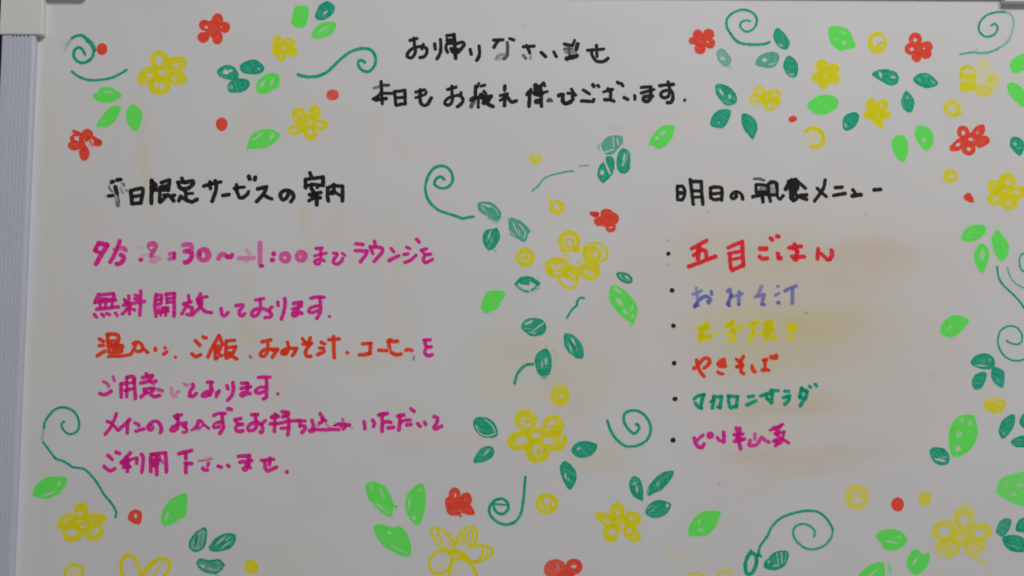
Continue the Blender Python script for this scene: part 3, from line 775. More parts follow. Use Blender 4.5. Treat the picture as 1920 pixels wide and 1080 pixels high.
- S 62 875,270 1110,165; S 68 1110,175 1130,580; S 58 880,370 1090,330; S 55 895,480 1100,440; S 62 900,380 915,620; S 68 950,650 1140,560; s 60 910,600 950,660; H 12 920,430 1060,380 ~.0
- S 78 1420,285 1520,285; s 66 1410,420 1460,460 1540,450; S 66 1600,105 1625,135; S 66 1705,75 1735,80
- S 66 1725,370 1730,450; S 80 1745,440 1770,450
@ 1400 435 9.143
- S 70 730,270 930,245; S 70 820,215 870,340; S 66 860,340 870,420; S 70 780,420 980,425; e 840,460,60,50; S 60 770,280 840,290
- S 66 1225,290 1215,460; s 60 1225,350 1300,390 1380,470 1430,470; s 72 1420,470 1465,400 1455,320
= b blue menu item miso soup, second in the breakfast list
@ 1280 520 9.143
- S 40 235,180 240,360 ~.75; S 50 180,290 320,230 ~.75; S 36 270,260 265,340 ~.6; s 60 205,500 270,400 370,330 440,340 475,390 ~.95; S 62 210,500 260,470; S 50 430,410 450,440; S 48 490,245 495,290
- s 58 770,240 810,210 830,300 ~.85; s 60 830,320 800,390 770,460 ~.95; S 60 780,440 800,480; s 50 830,330 940,310 1020,280 ~.8; S 60 970,250 960,460 ~.8; S 45 955,460 965,470
- S 62 1350,160 1300,300 ~.75; s 55 1250,330 1330,310 1400,300 ~.8; S 62 1390,300 1365,440 ~.85; S 50 1350,460 1400,470
- e 1635,155,32,28 ~.8; S 45 1590,310 1650,275 ~.85; e 1640,435,42,36 ~.9; S 60 1750,230 1950,150 ~.85; S 62 1890,170 1875,440 ~.85
= y yellow menu item fried egg, third in the breakfast list
@ 1290 585 9.143
- S 56 240,285 350,275; S 66 180,280 340,200; S 66 340,210 320,290 220,320; S 66 230,320 210,400; S 66 210,400 370,410; S 68 210,490 370,430; S 60 470,355 480,380 ~.85; S 66 200,400 210,480
- S 66 660,230 770,160; s 66 770,170 740,250 790,330 790,430 740,490 710,475; S 55 660,370 940,230; S 60 690,240 760,240
- S 66 1050,215 1210,170; S 62 1120,190 1110,330 1060,500; S 50 1130,340 1220,380 ~.9; S 62 1330,180 1430,165; S 80 1320,220 1400,230; S 90 1370,200 1370,340; S 70 1300,340 1450,310; S 66 1350,340 1345,470; s 60 1400,400 1450,450 1500,440; S 70 1310,380 1380,400; p 1305,165 1455,145 1475,310 1430,400 1340,470 1295,340
- e 1785,270,95,82; e 1765,345,60,30; S 50 1715,445 1800,450
= o orange red menu item fried noodles, fourth in the breakfast list
@ 1280 650 9.143
- s 60 240,230 260,340 310,440 365,510; s 60 195,375 270,310 370,200 450,210 460,260 430,320 370,365
- p 575,280 640,210 730,190 750,300 760,360 640,370 580,320; s 50 600,435 650,465 690,465
- S 55 920,215 980,250; S 58 1040,170 980,270; s 60 960,260 1030,320 930,345; s 62 1010,340 1000,430 1040,460; S 60 930,345 1010,320
- s 62 1190,335 1210,410 1240,430; S 62 1390,235 1440,225; S 60 1410,230 1415,390; e 1390,400,58,40; S 50 1420,390 1480,405; S 75 1520,180 1550,190; S 80 1600,160 1600,190
= t teal menu item macaroni salad, fifth in the breakfast list
@ 1280 705 7.245
- s 46 155,315 210,270 290,255; s 50 285,260 260,340 245,430; s 44 175,370 200,410 260,440
- S 50 425,275 405,430; S 46 420,285 530,280; S 50 525,280 510,430; S 44 385,350 430,330; S 40 475,420 510,425
- S 48 620,270 635,410; S 46 630,275 745,280; S 48 745,280 730,410; S 52 660,430 730,415
- S 44 895,285 960,275; S 48 870,395 990,340
- S 46 1060,270 1200,225; S 46 1195,195 1300,200; S 44 1125,250 1150,310; S 50 1220,200 1205,360; S 44 1150,310 1195,350; S 40 1140,240 1200,250
- S 42 1385,205 1440,210; S 46 1370,295 1440,270; s 50 1450,270 1440,330 1390,385
- S 54 1615,165 1595,280; S 50 1620,180 1690,210; s 52 1685,210 1670,300 1620,360 1600,405; S 46 1590,290 1640,310; S 40 1720,140 1740,155; S 40 1800,110 1820,140
= m magenta menu item spicy wild vegetables, last in the breakfast list
@ 1280 780 9.143
- S 48 350,325 250,420; s 62 200,380 220,460 270,530 330,535 365,480
- e 470,330,68,68
- s 50 595,370 620,410 650,430; s 60 700,280 710,370 700,450
- S 70 920,210 960,300; S 62 980,215 980,290; S 60 880,320 1030,310; S 70 960,300 970,420; S 62 890,435 1060,395; s 62 960,440 980,500 990,560; S 60 930,380 1000,400
- S 58 1235,310 1240,400 ~.85; s 58 1160,420 1140,500 1200,510 1280,480 1350,370 1400,410 1480,450 ~.92
- S 50 1500,245 1600,215; S 60 1560,205 1680,180; S 45 1640,180 1720,140; S 80 1610,220 1640,260; S 60 1590,300 1720,290; S 50 1740,270 1720,350; S 55 1620,330 1650,330; S 110 1620,430 1660,440; S 60 1560,430 1700,380; S 50 1700,390 1820,460; S 55 1590,510 1640,470; h 1685,325,24,12,30 ~.6
"""
DOODLES = """
@ 0 0 4
: swirl_drawing t | teal curl with a dry smeared start beside a small red dot
- s 22 540,285 580,268 625,270 655,300; s 32 655,300 690,335 708,375; s 22 708,375 690,430 650,465 605,470 565,445 552,405 565,370 595,355 620,375 638,408; s 10 480,375 510,330 540,285 ~.45; s 6 460,345 490,325 530,300 ~.35; s 14 500,350 530,300 560,278 ~.6
: dot_drawing r | small red dot touching the teal curl at the upper left
- e 765,368,40,44
: curve_drawing t | teal smile shaped curve left of a yellow flower
- s 18 540,535 580,570 640,595 710,602 790,595 860,575 910,550 950,525
: flower_drawing y | yellow five petal flower near the upper left corner
- e 1195,450,68,68; h 1195,455,28,38; h 1228,490,10,8
- p 1240,440 1300,430 1380,430 1397,470 1380,510 1330,530 1270,510; h 1320,488,22,14
- p 1270,560 1320,530 1380,550 1402,590 1370,625 1310,630 1265,600; h 1300,590,25,12,20
- e 1197,640,80,70; h 1172,640,12,30; h 1215,645,17,28
- p 1030,590 1050,545 1100,505 1160,510 1185,560 1160,610 1100,628 1040,625; h 1125,562,22,16; h 1095,600,20,7,10
* e 1218,545,66,58; h 1218,548,28,18
: leaf_drawing g | light green leaf lying flat above two others, left of the yellow flower
- p 698,712 735,690 750,660 800,653 850,665 915,715 880,745 830,768 760,770 715,745; h 810,690,45,6,8 ~.6
: leaf_drawing g | light green leaf slanting down left, left one of a pair
- p 722,935 760,880 800,825 850,798 908,800 895,850 870,895 830,940 780,952 730,950; h 775,910,20,10,-30 ~.4
: leaf_drawing g | upright light green leaf to the right of the slanting one
- p 985,780 1035,805 1065,850 1060,910 1040,960 1015,985 970,950 950,900 945,850 960,815
: flower_drawing r | red five petal flower at the top, between curl and yellow blossom
- e 1632,150,38,45
- e 1535,190,38,38; h 1548,203,14,14
- e 1525,280,40,36
- e 1630,280,36,48
- e 1685,205,38,38; h 1660,205,8,10 ~.8
* e 1600,215,55,58
: leaf_drawing t | ring like teal leaf at the left of a cluster of three
- p 1625,540 1660,500 1710,488 1760,505 1790,560 1780,590 1720,598 1660,580; h 1695,540,24,18,10; h 1730,530,14,10
: leaf_drawing t | solid teal leaf below two others near the top
- p 1705,650 1740,600 1800,588 1860,600 1872,640 1840,680 1780,695 1720,690; h 1730,655,20,14 ~.3
: leaf_drawing t | solid teal leaf at the right of a cluster of three
- p 1800,495 1855,455 1920,450 1965,480 1982,515 1965,545 1920,558 1860,555 1815,540; h 1940,515,7,7
@ 0 200 4
: flower_drawing r | scratched red flower at the left edge over the bold heading
- s 26 555,185 600,205; c 30 540,240 565,215 600,205 612,245 595,280 560,265; h 568,232,12,10 ~.8
- e 560,292,46,34; h 568,280,20,5 ~.6
- e 632,350,35,50; h 630,325,8,8; S 34 610,240 635,320
- e 655,208,38,38; S 26 660,230 650,250
- s 30 700,235 740,260; e 735,270,28,26; s 18 670,250 700,290 ~.8; e 700,285,30,14 ~.5
: dot_drawing r | red dot above the bold heading, left of a light green leaf
- e 1663,132,43,50
@ 480 0 4
: leaf_drawing g | blocky light green leaf at the top edge left of the teal one
- p 290,55 340,40 385,50 398,90 385,150 360,205 305,205 272,185 265,150 280,100; h 345,100,12,5,60 ~.3
: leaf_drawing t | teal leaf with a small slit at the top edge
- p 540,10 590,45 580,95 545,130 500,152 455,145 445,110 470,50 505,20; h 520,95,18,8,-45
: leaf_drawing g | light green leaf just below the teal one at the top
- p 415,265 440,215 490,175 560,162 600,175 590,225 550,265 500,285 440,292; h 505,220,55,8,-30 ~.6; h 520,240,30,6,-30 ~.3
: flower_drawing y | small yellow flower right of the red one near the top edge
- e 160,320,35,50
- e 245,325,48,38; h 245,315,15,8
- e 275,390,35,35; h 270,400,14,6 ~.3
- e 190,420,32,40; h 190,420,11,11
- e 150,385,30,32
* e 215,365,48,36; h 208,358,16,14
: swirl_drawing t | long teal wave ending in a curl, left of the greeting
- s 22 315,560 360,572 420,578 490,562 550,525 610,468 670,415 730,380 790,365 850,370 885,400 898,450 885,500 850,535 810,535 780,510 765,480 775,455 800,455 815,470
: leaf_drawing g | light green leaf with two pale streaks under the small yellow flower
- p 5,625 40,580 100,550 160,555 178,600 165,650 120,680 60,705 10,690 0,660; h 50,630,10,35,35 ~.85; h 120,615,10,25,25 ~.85
: dot_drawing r | pale red dot below the long teal wave
- e 575,712,47,40 ~.92
: flower_drawing y | yellow flower with looped petals above the service heading
- e 320,865,50,56; h 300,890,14,14; h 340,870,10,18,-20
- e 440,845,42,55
- e 485,935,50,38; h 480,935,30,14,10
- e 410,1005,48,45; h 408,988,20,20
- e 295,975,50,36; h 290,978,22,14; h 320,955,8,10
* e 378,925,68,64; h 405,918,18,16
@ 480 200 4
: leaf_drawing g | light green leaf beside the looped yellow flower
- p -70,325 -60,270 -30,210 20,178 90,168 140,180 180,215 150,260 100,295 50,315 0,318 -40,315; h 10,225,50,7,-35 ~.85; h 118,225,9,28,25 ~.85
: swirl_drawing t | teal curl with a long tail, right of the service heading
- s 20 1413,548 1385,525 1350,545 1340,580 1365,605 1410,612 1450,595 1475,550 1465,495 1430,455 1375,445 1325,470 1290,525 1270,600 1280,670 1310,725 1360,770 1420,795 1490,818 1550,838 1600,828 1630,826
: leaf_drawing t | sketchy outlined teal leaf at the end of the curl's tail
- p 1665,725 1720,712 1782,730 1835,790 1828,845 1790,852 1700,802 1668,775 ~.9; h 1733,742,42,7,14; h 1705,765,6,22,-30 ~.8; H 5 1790,760 1815,805 ~.7; H 5 1720,800 1775,835 ~.5; s 10 1740,835 1800,865 1820,855 ~.6
: leaf_drawing t | dark teal leaf with one slit below the sketchy outlined leaf
- p 1700,980 1720,930 1790,915 1805,908 1830,960 1815,1020 1775,1070 1735,1070 1710,1040; h 1750,965,7,35,20; h 1765,1010,4,40,25 ~.5; s 8 1730,1060 1750,1085 ~.6; s 8 1770,1060 1800,1085 ~.6
@ 960 0 4
: flower_drawing r | red five petal flower right of the greeting
- e 1395,260,35,35
- e 1475,257,38,38
- e 1360,305,30,26
- e 1482,325,38,36; h 1468,315,9,9
- e 1410,365,38,38
* e 1425,305,54,46; h 1408,280,9,12 ~.3
: swirl_drawing t | big teal curl at the top, right of the red flower
- s 15 1785,157 1740,155 1712,180 1720,215 1755,238 1800,225 1832,185; s 18 1832,185 1835,140 1810,100 1760,78 1700,78 1645,105 1610,150 1612,205 1640,255; s 20 1640,255 1680,305 1740,330 1820,335 1890,330 1930,318
: leaf_drawing t | faded teal leaf under the red flower at the right of the greeting
- p 1535,410 1550,370 1580,365 1615,400 1645,440 1635,480 1600,500 1560,470 ~.72; h 1580,440,20,13,20 ~.9; s 6 1610,495 1650,510 ~.5
@ 1440 0 4
: leaf_drawing t | streaky teal leaf at the left of a trio under the big curl
- p -95,470 -75,430 -30,400 30,390 75,405 83,440 60,490 10,510 -50,500 -80,495 ~.85; h -25,450,20,14,10; h 30,480,30,10,-20 ~.5
: leaf_drawing t | teal leaf at the top of the trio under the big curl
- p 40,260 65,210 110,235 145,285 165,320 140,372 85,355 50,310; h 95,340,25,12,20 ~.4
: leaf_drawing t | teal leaf at the lower right of the trio under the big curl
- p 120,460 150,418 195,440 225,495 215,570 165,578 125,530 115,495; h 175,560,25,12 ~.35
: flower_drawing y | pale yellow flower with ring petals at the left of the upper right group
- e -62,690,44,44 ~.9; h -63,690,15,20
- e -95,740,42,38 ~.9; h -98,742,17,15
- e 45,705,48,40 ~.9; h 45,715,24,11,-20
- e 68,755,28,30
- e 12,790,42,38; h 12,790,20,18
* e -10,738,52,46
: leaf_drawing g | light green leaf with pale spots at the top edge, right half
- p 462,205 530,198 590,215 630,270 655,350 590,370 545,380 490,345 458,290; h 570,320,18,15 ~.6; h 560,240,25,9,30 ~.35; h 510,300,20,8,40 ~.25
: ring_drawing y | yellow ring between a light green leaf and a red flower
- e 820,320,72,82; h 825,310,42,40,-30; s 20 815,345 850,320; 
: flower_drawing r | red flower with ringed petals at the upper right
- e 1105,298,45,50; h 1103,300,14,15
- e 1070,367,42,42; h 1080,370,17,15
- e 1192,350,40,36; h 1170,365,12,9
- e 1185,400,38,38
- e 1115,425,35,38
* e 1130,370,48,46
: flower_drawing y | solid yellow flower under the light green spotted leaf
- e 405,495,45,45
- e 490,520,42,42
- e 492,590,44,38; h 475,595,12,8 ~.2
- e 415,625,38,38
- e 370,580,38,35
* e 435,560,62,55; h 425,575,14,10 ~.15; e 345,510,25,25 ~.2
: leaf_drawing t | teal leaf with two white slits, left of a similar pointed leaf
- p 780,560 830,525 900,522 960,545 982,590 965,630 910,640 850,610; h 843,560,9,22,-15; h 938,580,16,8,10
: leaf_drawing t | pointed teal leaf with a speckled right tip
- p 1090,600 1120,560 1180,548 1230,570 1275,620 1260,645 1190,660 1130,640; h 1235,615,20,5,45 ~.7; h 1140,600,8,8 ~.4; h 1190,570,12,5 ~.3
: leaf_drawing t | upright teal leaf below the two lying teal leaves
- p 1005,730 1035,682 1075,715 1098,770 1080,835 1050,842 1010,810 1000,760; h 1045,732,9,9 ~.6
: swirl_drawing t | thin teal curl in the upper right corner
- s 15 1675,192 1700,178 1722,205 1710,245 1670,272 1630,275 1590,245 1580,200 1600,150 1650,110 1710,92 1780,90; s 13 1780,90 1820,108 1840,150 1835,220 1805,300 1750,350 ~.62; s 14 1750,350 1680,385 1600,398 1540,392 1440,408 ~.8; s 5 1560,365 1575,390 ~.35
: flower_drawing y | rubbed pale yellow flower under the thin corner curl
- e 1495,545,58,58 ~.78; h 1510,538,32,26 ~.55; s 26 1452,590 1448,530 1485,500 1530,508 ~.95
- e 1520,578,42,30 ~.92
- p 1440,640 1465,610 1560,635 1552,668 1470,688 1440,670
- e 1618,680,64,42 ~.85; h 1620,670,42,10,-5 ~.35
- e 1688,600,50,60 ~.5; e 1670,600,30,24 ~.85; s 16 1700,560 1732,590 1722,640 1690,665 ~.6
- e 1620,490,50,46 ~.36
* e 1590,590,56,62 ~.22; s 30 1535,610 1560,655 ~.75
: ring_drawing y | smudged yellow ring below the rubbed pale flower
- c 34 1330,810 1345,775 1385,765 1420,790 1430,835 1400,865 1355,850 ~.9; e 1380,815,40,36 ~.5; h 1380,818,24,22 ~.6; e 1430,765,45,40 ~.16; s 20 1400,860 1445,850
: dot_drawing r | tiny red dot left of the large light green leaf at the upper right
- e 185,893,32,23,-15
: leaf_drawing g | large plain light green leaf right of the tiny red dot area
- p 292,790 340,740 400,715 470,712 525,750 520,800 470,840 400,862 340,845
: leaf_drawing t | teal leaf slanting below the large light green leaf
- p 560,900 590,860 640,842 680,855 675,910 640,960 590,980 562,960; h 582,940,8,18 ~.5
: flower_drawing y | solid yellow flower between two teal leaves at the upper right
- e 775,790,42,50
- e 860,790,40,42; h 850,795,14,17 ~.75
- e 880,860,40,28
- p 780,900 850,890 860,950 830,955
- e 760,860,38,33
* e 820,848,60,55
: leaf_drawing g | light green leaf cut by the right edge, upper of two
- p 1815,500 1830,450 1880,415 1950,400 2010,440 1990,500 1900,535 1845,552
: leaf_drawing g | light green leaf cut by the right edge, lower of two
- p 1792,640 1830,615 1880,640 1940,700 1960,795 1900,798 1840,745 1805,700
@ 960 0 4
: leaf_drawing t | dark teal leaf with two slits right of the second greeting line
- p 1528,640 1575,630 1640,660 1680,710 1685,760 1660,785 1605,790 1560,750 1530,700; h 1568,690,9,28,-30; h 1632,725,9,17; h 1610,765,40,5,30 ~.3
: leaf_drawing t | dark teal leaf slanting left below the slit one
- p 1490,900 1520,850 1570,820 1635,825 1640,865 1615,920 1575,962 1495,945; h 1552,920,6,6
: leaf_drawing t | dark teal leaf pointing down at the right of the slanting one
- p 1722,870 1740,850 1790,868 1830,910 1840,970 1825,1015 1805,1045 1770,1010 1730,950
@ 960 200 4
: leaf_drawing g | lone light green leaf below the full stop of the greeting
- p 1025,285 1050,225 1100,165 1165,138 1220,150 1205,220 1165,280 1105,315 1050,290; h 1130,200,22,12,-35 ~.85; h 1085,235,16,12,-30 ~.85
: leaf_drawing t | brushed pale teal leaf at the top of the centre trio
- p 670,290 700,240 760,215 825,225 830,270 790,320 750,360 700,355 680,320 ~.85; H 8 758,222 765,300; H 8 785,240 800,285; H 10 690,345 760,320; s 12 665,280 645,300 655,325 ~.6
: leaf_drawing t | teal leaf split by a white slash in the centre trio
- p 640,500 660,440 700,400 715,370 760,385 768,440 755,500 720,545 685,572 650,540; h 675,495,13,18; H 14 690,400 735,500
: leaf_drawing t | upright teal leaf at the right of the centre trio
- p 785,400 800,340 840,312 880,340 887,400 880,470 845,502 805,490 785,450; h 842,385,10,36,5 ~.9; h 830,435,9,12 ~.8; h 862,380,4,40,8 ~.4
: dot_drawing y | pale yellow dot above the broken teal line
- e 180,387,50,44 ~.9; h 180,375,22,18 ~.5; h 190,350,50,12 ~.3
: curve_drawing t | thin broken teal line rising to the centre trio of leaves
- s 11 150,635 200,590 240,540 290,515 360,498 430,484 462,484 ~.9; s 9 508,445 575,440 ~.8
: ring_drawing y | yellow ring with a short stalk above the big ringed flower
- e 335,755,57,57; h 332,745,15,30,-20; h 350,775,6,6 ~.4; s 14 280,675 290,730
: flower_drawing r | red flower with a pointed petal above the big ringed flower
- e 710,802,42,32; h 725,800,12,4 ~.3
- e 760,840,38,42
- e 740,905,35,35; h 740,905,14,8
- e 655,860,36,34
- s 28 595,800 640,808; e 625,808,24,18
* e 710,850,48,46
: leaf_drawing t | scribbled open teal leaf left of the big ringed flower
- p -18,842 40,845 95,882 137,932 122,952 105,1003 80,1014 35,985 -8,962 -25,900 ~.88; H 8 55,882 98,945 92,985; H 8 8,872 30,925 62,962 ~.9; H 6 -15,930 20,972 ~.8; H 5 45,915 60,940 ~.6; s 8 -30,840 10,835 ~.7
@ 860 430 4
: flower_drawing y | big yellow flower made of five ringed petals in the centre
- e 828,90,80,80; h 832,100,52,54; c 22 860,100 845,135 815,130 800,100 820,70 850,80 ~.9; s 15 770,150 800,190 830,210 ~.9; e 885,145,25,28; h 795,60,8,14,30 ~.4
- c 20 935,170 960,120 1020,102 1080,120 1115,170 1105,215 1060,240 1000,250 950,225; e 1003,185,66,58; h 1028,185,12,30,20; h 1000,190,8,16,20 ~.4
- e 740,285,90,75; h 705,275,11,25,-15; h 752,280,42,14,-25; h 735,325,25,10
- s 20 750,370 780,420 820,440 870,430 890,380; e 850,330,62,60; h 830,325,12,9; h 858,345,11,11; h 820,395,40,22
- e 985,310,75,72; s 14 895,240 930,290; h 965,320,34,16,10; h 1000,335,28,8,-30 ~.7; s 8 960,310 985,325
: ring_drawing y | yellow ring left of the big ringed flower
- e 500,210,72,72; h 480,195,22,10,-30; h 530,195,9,20; h 490,235,32,8,15; h 475,185,8,14 ~.5
: leaf_drawing t | open teal leaf with a white middle under the yellow ring
- s 22 430,410 470,370 520,362 560,375 600,408; s 14 600,408 570,440 545,455; s 16 440,425 475,455 520,468 ~.9; s 12 550,465 600,440 ~.55; e 495,392,40,22,-10; s 22 545,385 585,408; s 14 500,408 528,410; S 4 532,365 534,395 ~0
: leaf_drawing g | blocky light green leaf left of the open teal leaf
- p 215,470 280,458 340,468 345,495 315,550 285,600 245,615 205,632 170,595 172,560 190,510
: leaf_drawing t | small teal leaf right of the big ringed flower
- p 1185,333 1220,325 1268,338 1296,367 1298,398 1260,400 1218,384 1198,360 ~.8; h 1262,362,12,16,-40 ~.8; h 1215,350,10,6 ~.6; c 15 1190,335 1220,327 1265,338 1292,365 1295,395 1260,397 1220,382 1200,360; s 12 1225,345 1260,380
: curve_drawing t | short teal squiggle under the big ringed flower
- s 16 810,665 835,625 860,590 885,570 890,540 910,515 940,518
: leaf_drawing g | large light green leaf with several white gaps in the middle
- p 1140,430 1180,422 1240,455 1300,515 1335,570 1340,630 1310,700 1270,690 1205,635 1150,570 1130,510; h 1195,460,38,10,35 ~.85; h 1205,545,15,36,-40 ~.9; h 1250,620,22,12,40 ~.9; h 1300,590,7,24,20 ~.8; h 1300,655,11,13 ~.8; s 11 1310,695 1290,725
: leaf_drawing t | round teal leaf with diagonal streaks in the centre column
- p 470,730 500,680 550,665 620,675 655,720 650,770 610,795 545,800 500,770; h 525,700,35,9,-25; H 8 560,760 640,700; h 555,775,25,7,15 ~.7; H 5 490,745 540,745 ~.6
: leaf_drawing t | teal leaf pointing down right in the centre column
- p 795,785 835,782 880,810 920,860 938,920 930,965 890,968 850,945 805,895 788,840; h 860,840,10,30,-30 ~.9; h 840,890,6,35,-20 ~.9; h 885,900,6,14 ~.8; s 14 840,840 880,900
: leaf_drawing t | teal leaf with scratchy edges above a short stem
- p 570,990 590,930 650,895 685,930 697,990 690,1060 660,1095 600,1085; h 655,990,12,26 ~.7; h 625,1010,8,30 ~.6; s 6 710,905 730,960 715,1040 ~.28; s 8 655,875 665,900 ~.6; s 12 600,1070 620,1100 650,1110 680,1080 ~.7; s 8 640,1110 660,1120 ~.35; s 8 620,1110 640,1125 ~.3
: curve_drawing t | short teal stem curving down from the scratchy leaf
- s 20 555,1010 505,1018 470,1045 440,1085 420,1155
@ 860 690 4
: dot_drawing y | yellow disc above the large yellow flower
- e 760,205,72,78; h 725,190,7,24 ~.9; h 768,213,24,12 ~.9
: flower_drawing y | large yellow flower with concentric loops in the centre column
- e 505,390,82,80; h 505,405,40,36; e 515,400,20,14; h 553,340,9,30,-35 ~.8; h 550,455,8,14 ~.8
- e 710,430,80,78; h 700,410,30,20,-40; h 665,455,15,15; h 762,400,6,40,-10 ~.35
- e 460,545,95,70,-10; h 475,545,45,26; h 432,575,32,5,35 ~.7
- e 730,545,80,76; h 665,545,30,30; h 715,540,9,26 ~.9; h 770,520,10,38,20 ~.7; h 690,590,40,5,-10 ~.3
- e 590,625,92,85; h 590,620,48,44; s 14 570,570 545,620 560,655; s 20 600,600 590,650 640,615
* e 590,508,80,54; h 580,505,32,18,-10
: swirl_drawing t | open teal spiral left of the menu bullets
- s 20 1330,420 1355,440 1340,475 1310,492 1270,455 1240,400 1245,345 1290,320 1350,325 1400,360 1435,420 1438,480 1415,535 1360,575 1290,590 1235,578 1180,530 1140,470 1115,395
: leaf_drawing t | double outlined teal leaf left of the large yellow flower
- p 110,400 135,372 200,370 255,400 290,460 288,510 230,525 165,510 120,460; H 8 130,430 160,490 220,510 275,490; H 6 200,385 250,430 275,475
: leaf_drawing t | small teal leaf below the double outlined one
- p 110,700 135,645 180,595 240,588 268,625 250,670 200,700 130,712; h 210,630,7,28,40
: leaf_drawing t | pointed teal leaf right of the large yellow flower
- p 845,615 880,565 940,548 1010,560 1042,580 1020,630 985,660 920,675 870,655; h 900,605,14,7,-30
: leaf_drawing t | teal leaf hanging below the large yellow flower
- p 760,740 790,698 830,715 870,760 885,820 865,880 835,915 805,880 770,810; h 803,810,6,24,-10; h 825,835,5,10
@ 480 810 4
: swirl_drawing t | teal hook shaped curl beside the red flower at the bottom
- s 20 2020,340 2015,400 2008,480 1995,580 1965,650 1920,685 1860,693 1795,665 1752,612 1755,555 1795,512 1850,502 1888,535 1890,580 1860,612 1815,608 1788,580 1782,545; S 14 1780,538 1880,548
: leaf_drawing g | light green leaf with pale streaks, upper left of a bottom trio
- p 825,400 865,373 930,385 985,430 1015,490 1030,545 1025,600 1010,640 950,610 880,545 835,480; s 20 1020,550 1050,560; h 865,420,8,30,-15 ~.5; h 945,460,9,38,-25 ~.6; h 930,560,7,48,-55 ~.8; h 990,600,14,7 ~.5
: leaf_drawing g | upright light green leaf at the right of the bottom trio
- p 1120,530 1140,460 1190,410 1240,385 1265,420 1272,520 1255,620 1220,700 1160,660 1125,590; h 1148,540,8,45,3 ~.8; h 1185,645,16,16 ~.7; h 1225,435,10,10 ~.5
: leaf_drawing g | broad light green leaf at the bottom of the trio
- p 885,710 930,692 1030,715 1065,705 1120,740 1150,810 1165,880 1155,925 1100,930 1020,895 940,840 895,760; h 1000,755,15,12 ~.9; h 1070,880,55,6,25 ~.85; h 940,780,6,40,-30 ~.3
: flower_drawing r | red flower at the bottom beside the hook shaped curl
- e 1490,465,40,45; h 1495,475,8,17
- e 1575,505,42,48; h 1570,515,10,14 ~.4
- p 1545,560 1600,545 1635,600 1625,620 1570,612 1540,595
- e 1490,575,60,50; s 18 1520,610 1538,632; h 1487,522,10,7 ~.2
- e 1460,530,40,45
* e 1530,535,42,40; h 1535,590,4,16
: flower_drawing y | large yellow star flower with open loops at the bottom
- c 18 1312,735 1340,718 1410,740 1460,790 1490,840 1475,890 1410,890 1360,840 1325,780; s 16 1370,730 1350,790; s 16 1370,760 1410,850 1450,890; s 14 1420,760 1460,830 1470,890
- s 22 1500,840 1530,760 1590,715 1640,720 1655,760 1645,830 1600,860; s 14 1540,780 1590,760 1620,740; s 16 1600,760 1580,800 1550,840; s 16 1625,760 1620,800 1580,860; s 14 1520,840 1560,790
- s 22 1600,860 1680,850 1760,870 1775,905 1740,940 1660,970 1600,960 1570,920; s 22 1690,850 1700,900 1680,960; s 12 1740,870 1720,940; s 30 1540,930 1600,970 1660,975
- c 22 1300,980 1330,920 1390,890 1450,910 1470,950 1450,1020 1390,1060 1320,1045; s 9 1340,1010 1420,980 1450,940 ~.5; s 9 1340,1030 1430,1000 ~.4
- c 24 1450,1040 1480,970 1540,950 1600,980 1640,1040 1650,1100 1550,1150 1470,1110; s 9 1480,1040 1540,1000 1590,1040 ~.4; s 9 1490,1070 1560,1020 ~.4
* s 44 1480,900 1530,910 1570,935; h 1515,915,14,5 ~.3
@ 960 810 4
: ring_drawing y | yellow disc with a white heart left of the star flower
- e 260,538,87,78; h 262,520,20,32,-20; h 310,540,9,20 ~.9; h 225,562,36,8,40 ~.7; h 240,580,36,5,30 ~.4
: leaf_drawing t | upright teal leaf left of a pair above the star flower
- p 880,380 910,332 955,350 980,410 982,515 960,510 910,480 885,430; h 938,430,8,20,-10; h 918,385,8,11; h 935,400,3,40 ~.3
: leaf_drawing t | long teal leaf slanting up right above the star flower
- p 1015,470 1020,420 1060,360 1120,310 1195,288 1215,310 1180,370 1120,435 1070,455 1035,475; h 1095,390,20,5,-40 ~.7; h 1025,440,4,14 ~.6; h 1130,350,40,3,-40 ~.3
: leaf_drawing t | streaky round teal leaf right of the star flower
- p 1000,605 1015,560 1060,522 1110,510 1180,530 1190,565 1150,620 1080,645 1020,630; h 1165,550,11,13; h 1060,580,40,6,-35 ~.35; h 1030,565,25,5,-40 ~.4
: flower_drawing y | yellow star flower below the right centre leaves
- e 790,590,52,62; h 795,605,13,22,-15
- e 905,655,60,58; h 890,648,14,18,20
- p 830,720 880,690 930,720 965,805 900,820 850,780; h 880,740,17,17; h 918,780,9,13 ~.8
- e 740,760,55,65; h 752,750,24,24
- p 620,610 700,610 760,640 760,690 700,710 660,670; h 715,670,34,13,20; s 8 700,660 740,670 ~.8
* e 815,680,66,56; h 830,710,18,20,-30; h 800,660,30,5,-20 ~.6
: leaf_drawing g | light green leaf with a pointed tip at the bottom right of centre
- p 1320,730 1350,670 1400,615 1470,590 1565,605 1540,680 1510,730 1450,775 1340,780; h 1405,670,13,13 ~.6; h 1415,738,26,12 ~.5
: smudge_mark y | very faint wiped yellow flower at the bottom
- s 26 1230,800 1170,840 1150,910 ~.13; s 26 1340,840 1310,930 1260,980 ~.15; s 30 1180,920 1260,940 ~.13
: flower_drawing r | red flower with two petals cut by the bottom edge
- e 325,1030,82,72 ~.92; h 345,1020,8,50 ~.25
- e 465,1010,60,56; h 465,1008,22,13 ~.9
* e 400,1085,60,40
: flower_drawing y | two thin yellow petals cut by the bottom edge at the right
- s 14 1300,1090 1330,1070 1380,1060 1440,1078 1460,1110 
- s 16 1540,1090 1560,1055 1600,1038 1635,1052 1655,1090
: leaf_drawing t | upright open teal leaf at the bottom under the big curl
- c 28 1795,905 1830,930 1830,1000 1795,1060 1760,1060 1750,990 1770,930; s 20 1790,890 1800,910
@ 480 810 4
: dot_drawing y | yellow dot right of the small teal trio at the bottom left
- e -35,1010,52,54
@ 60 750 4.694
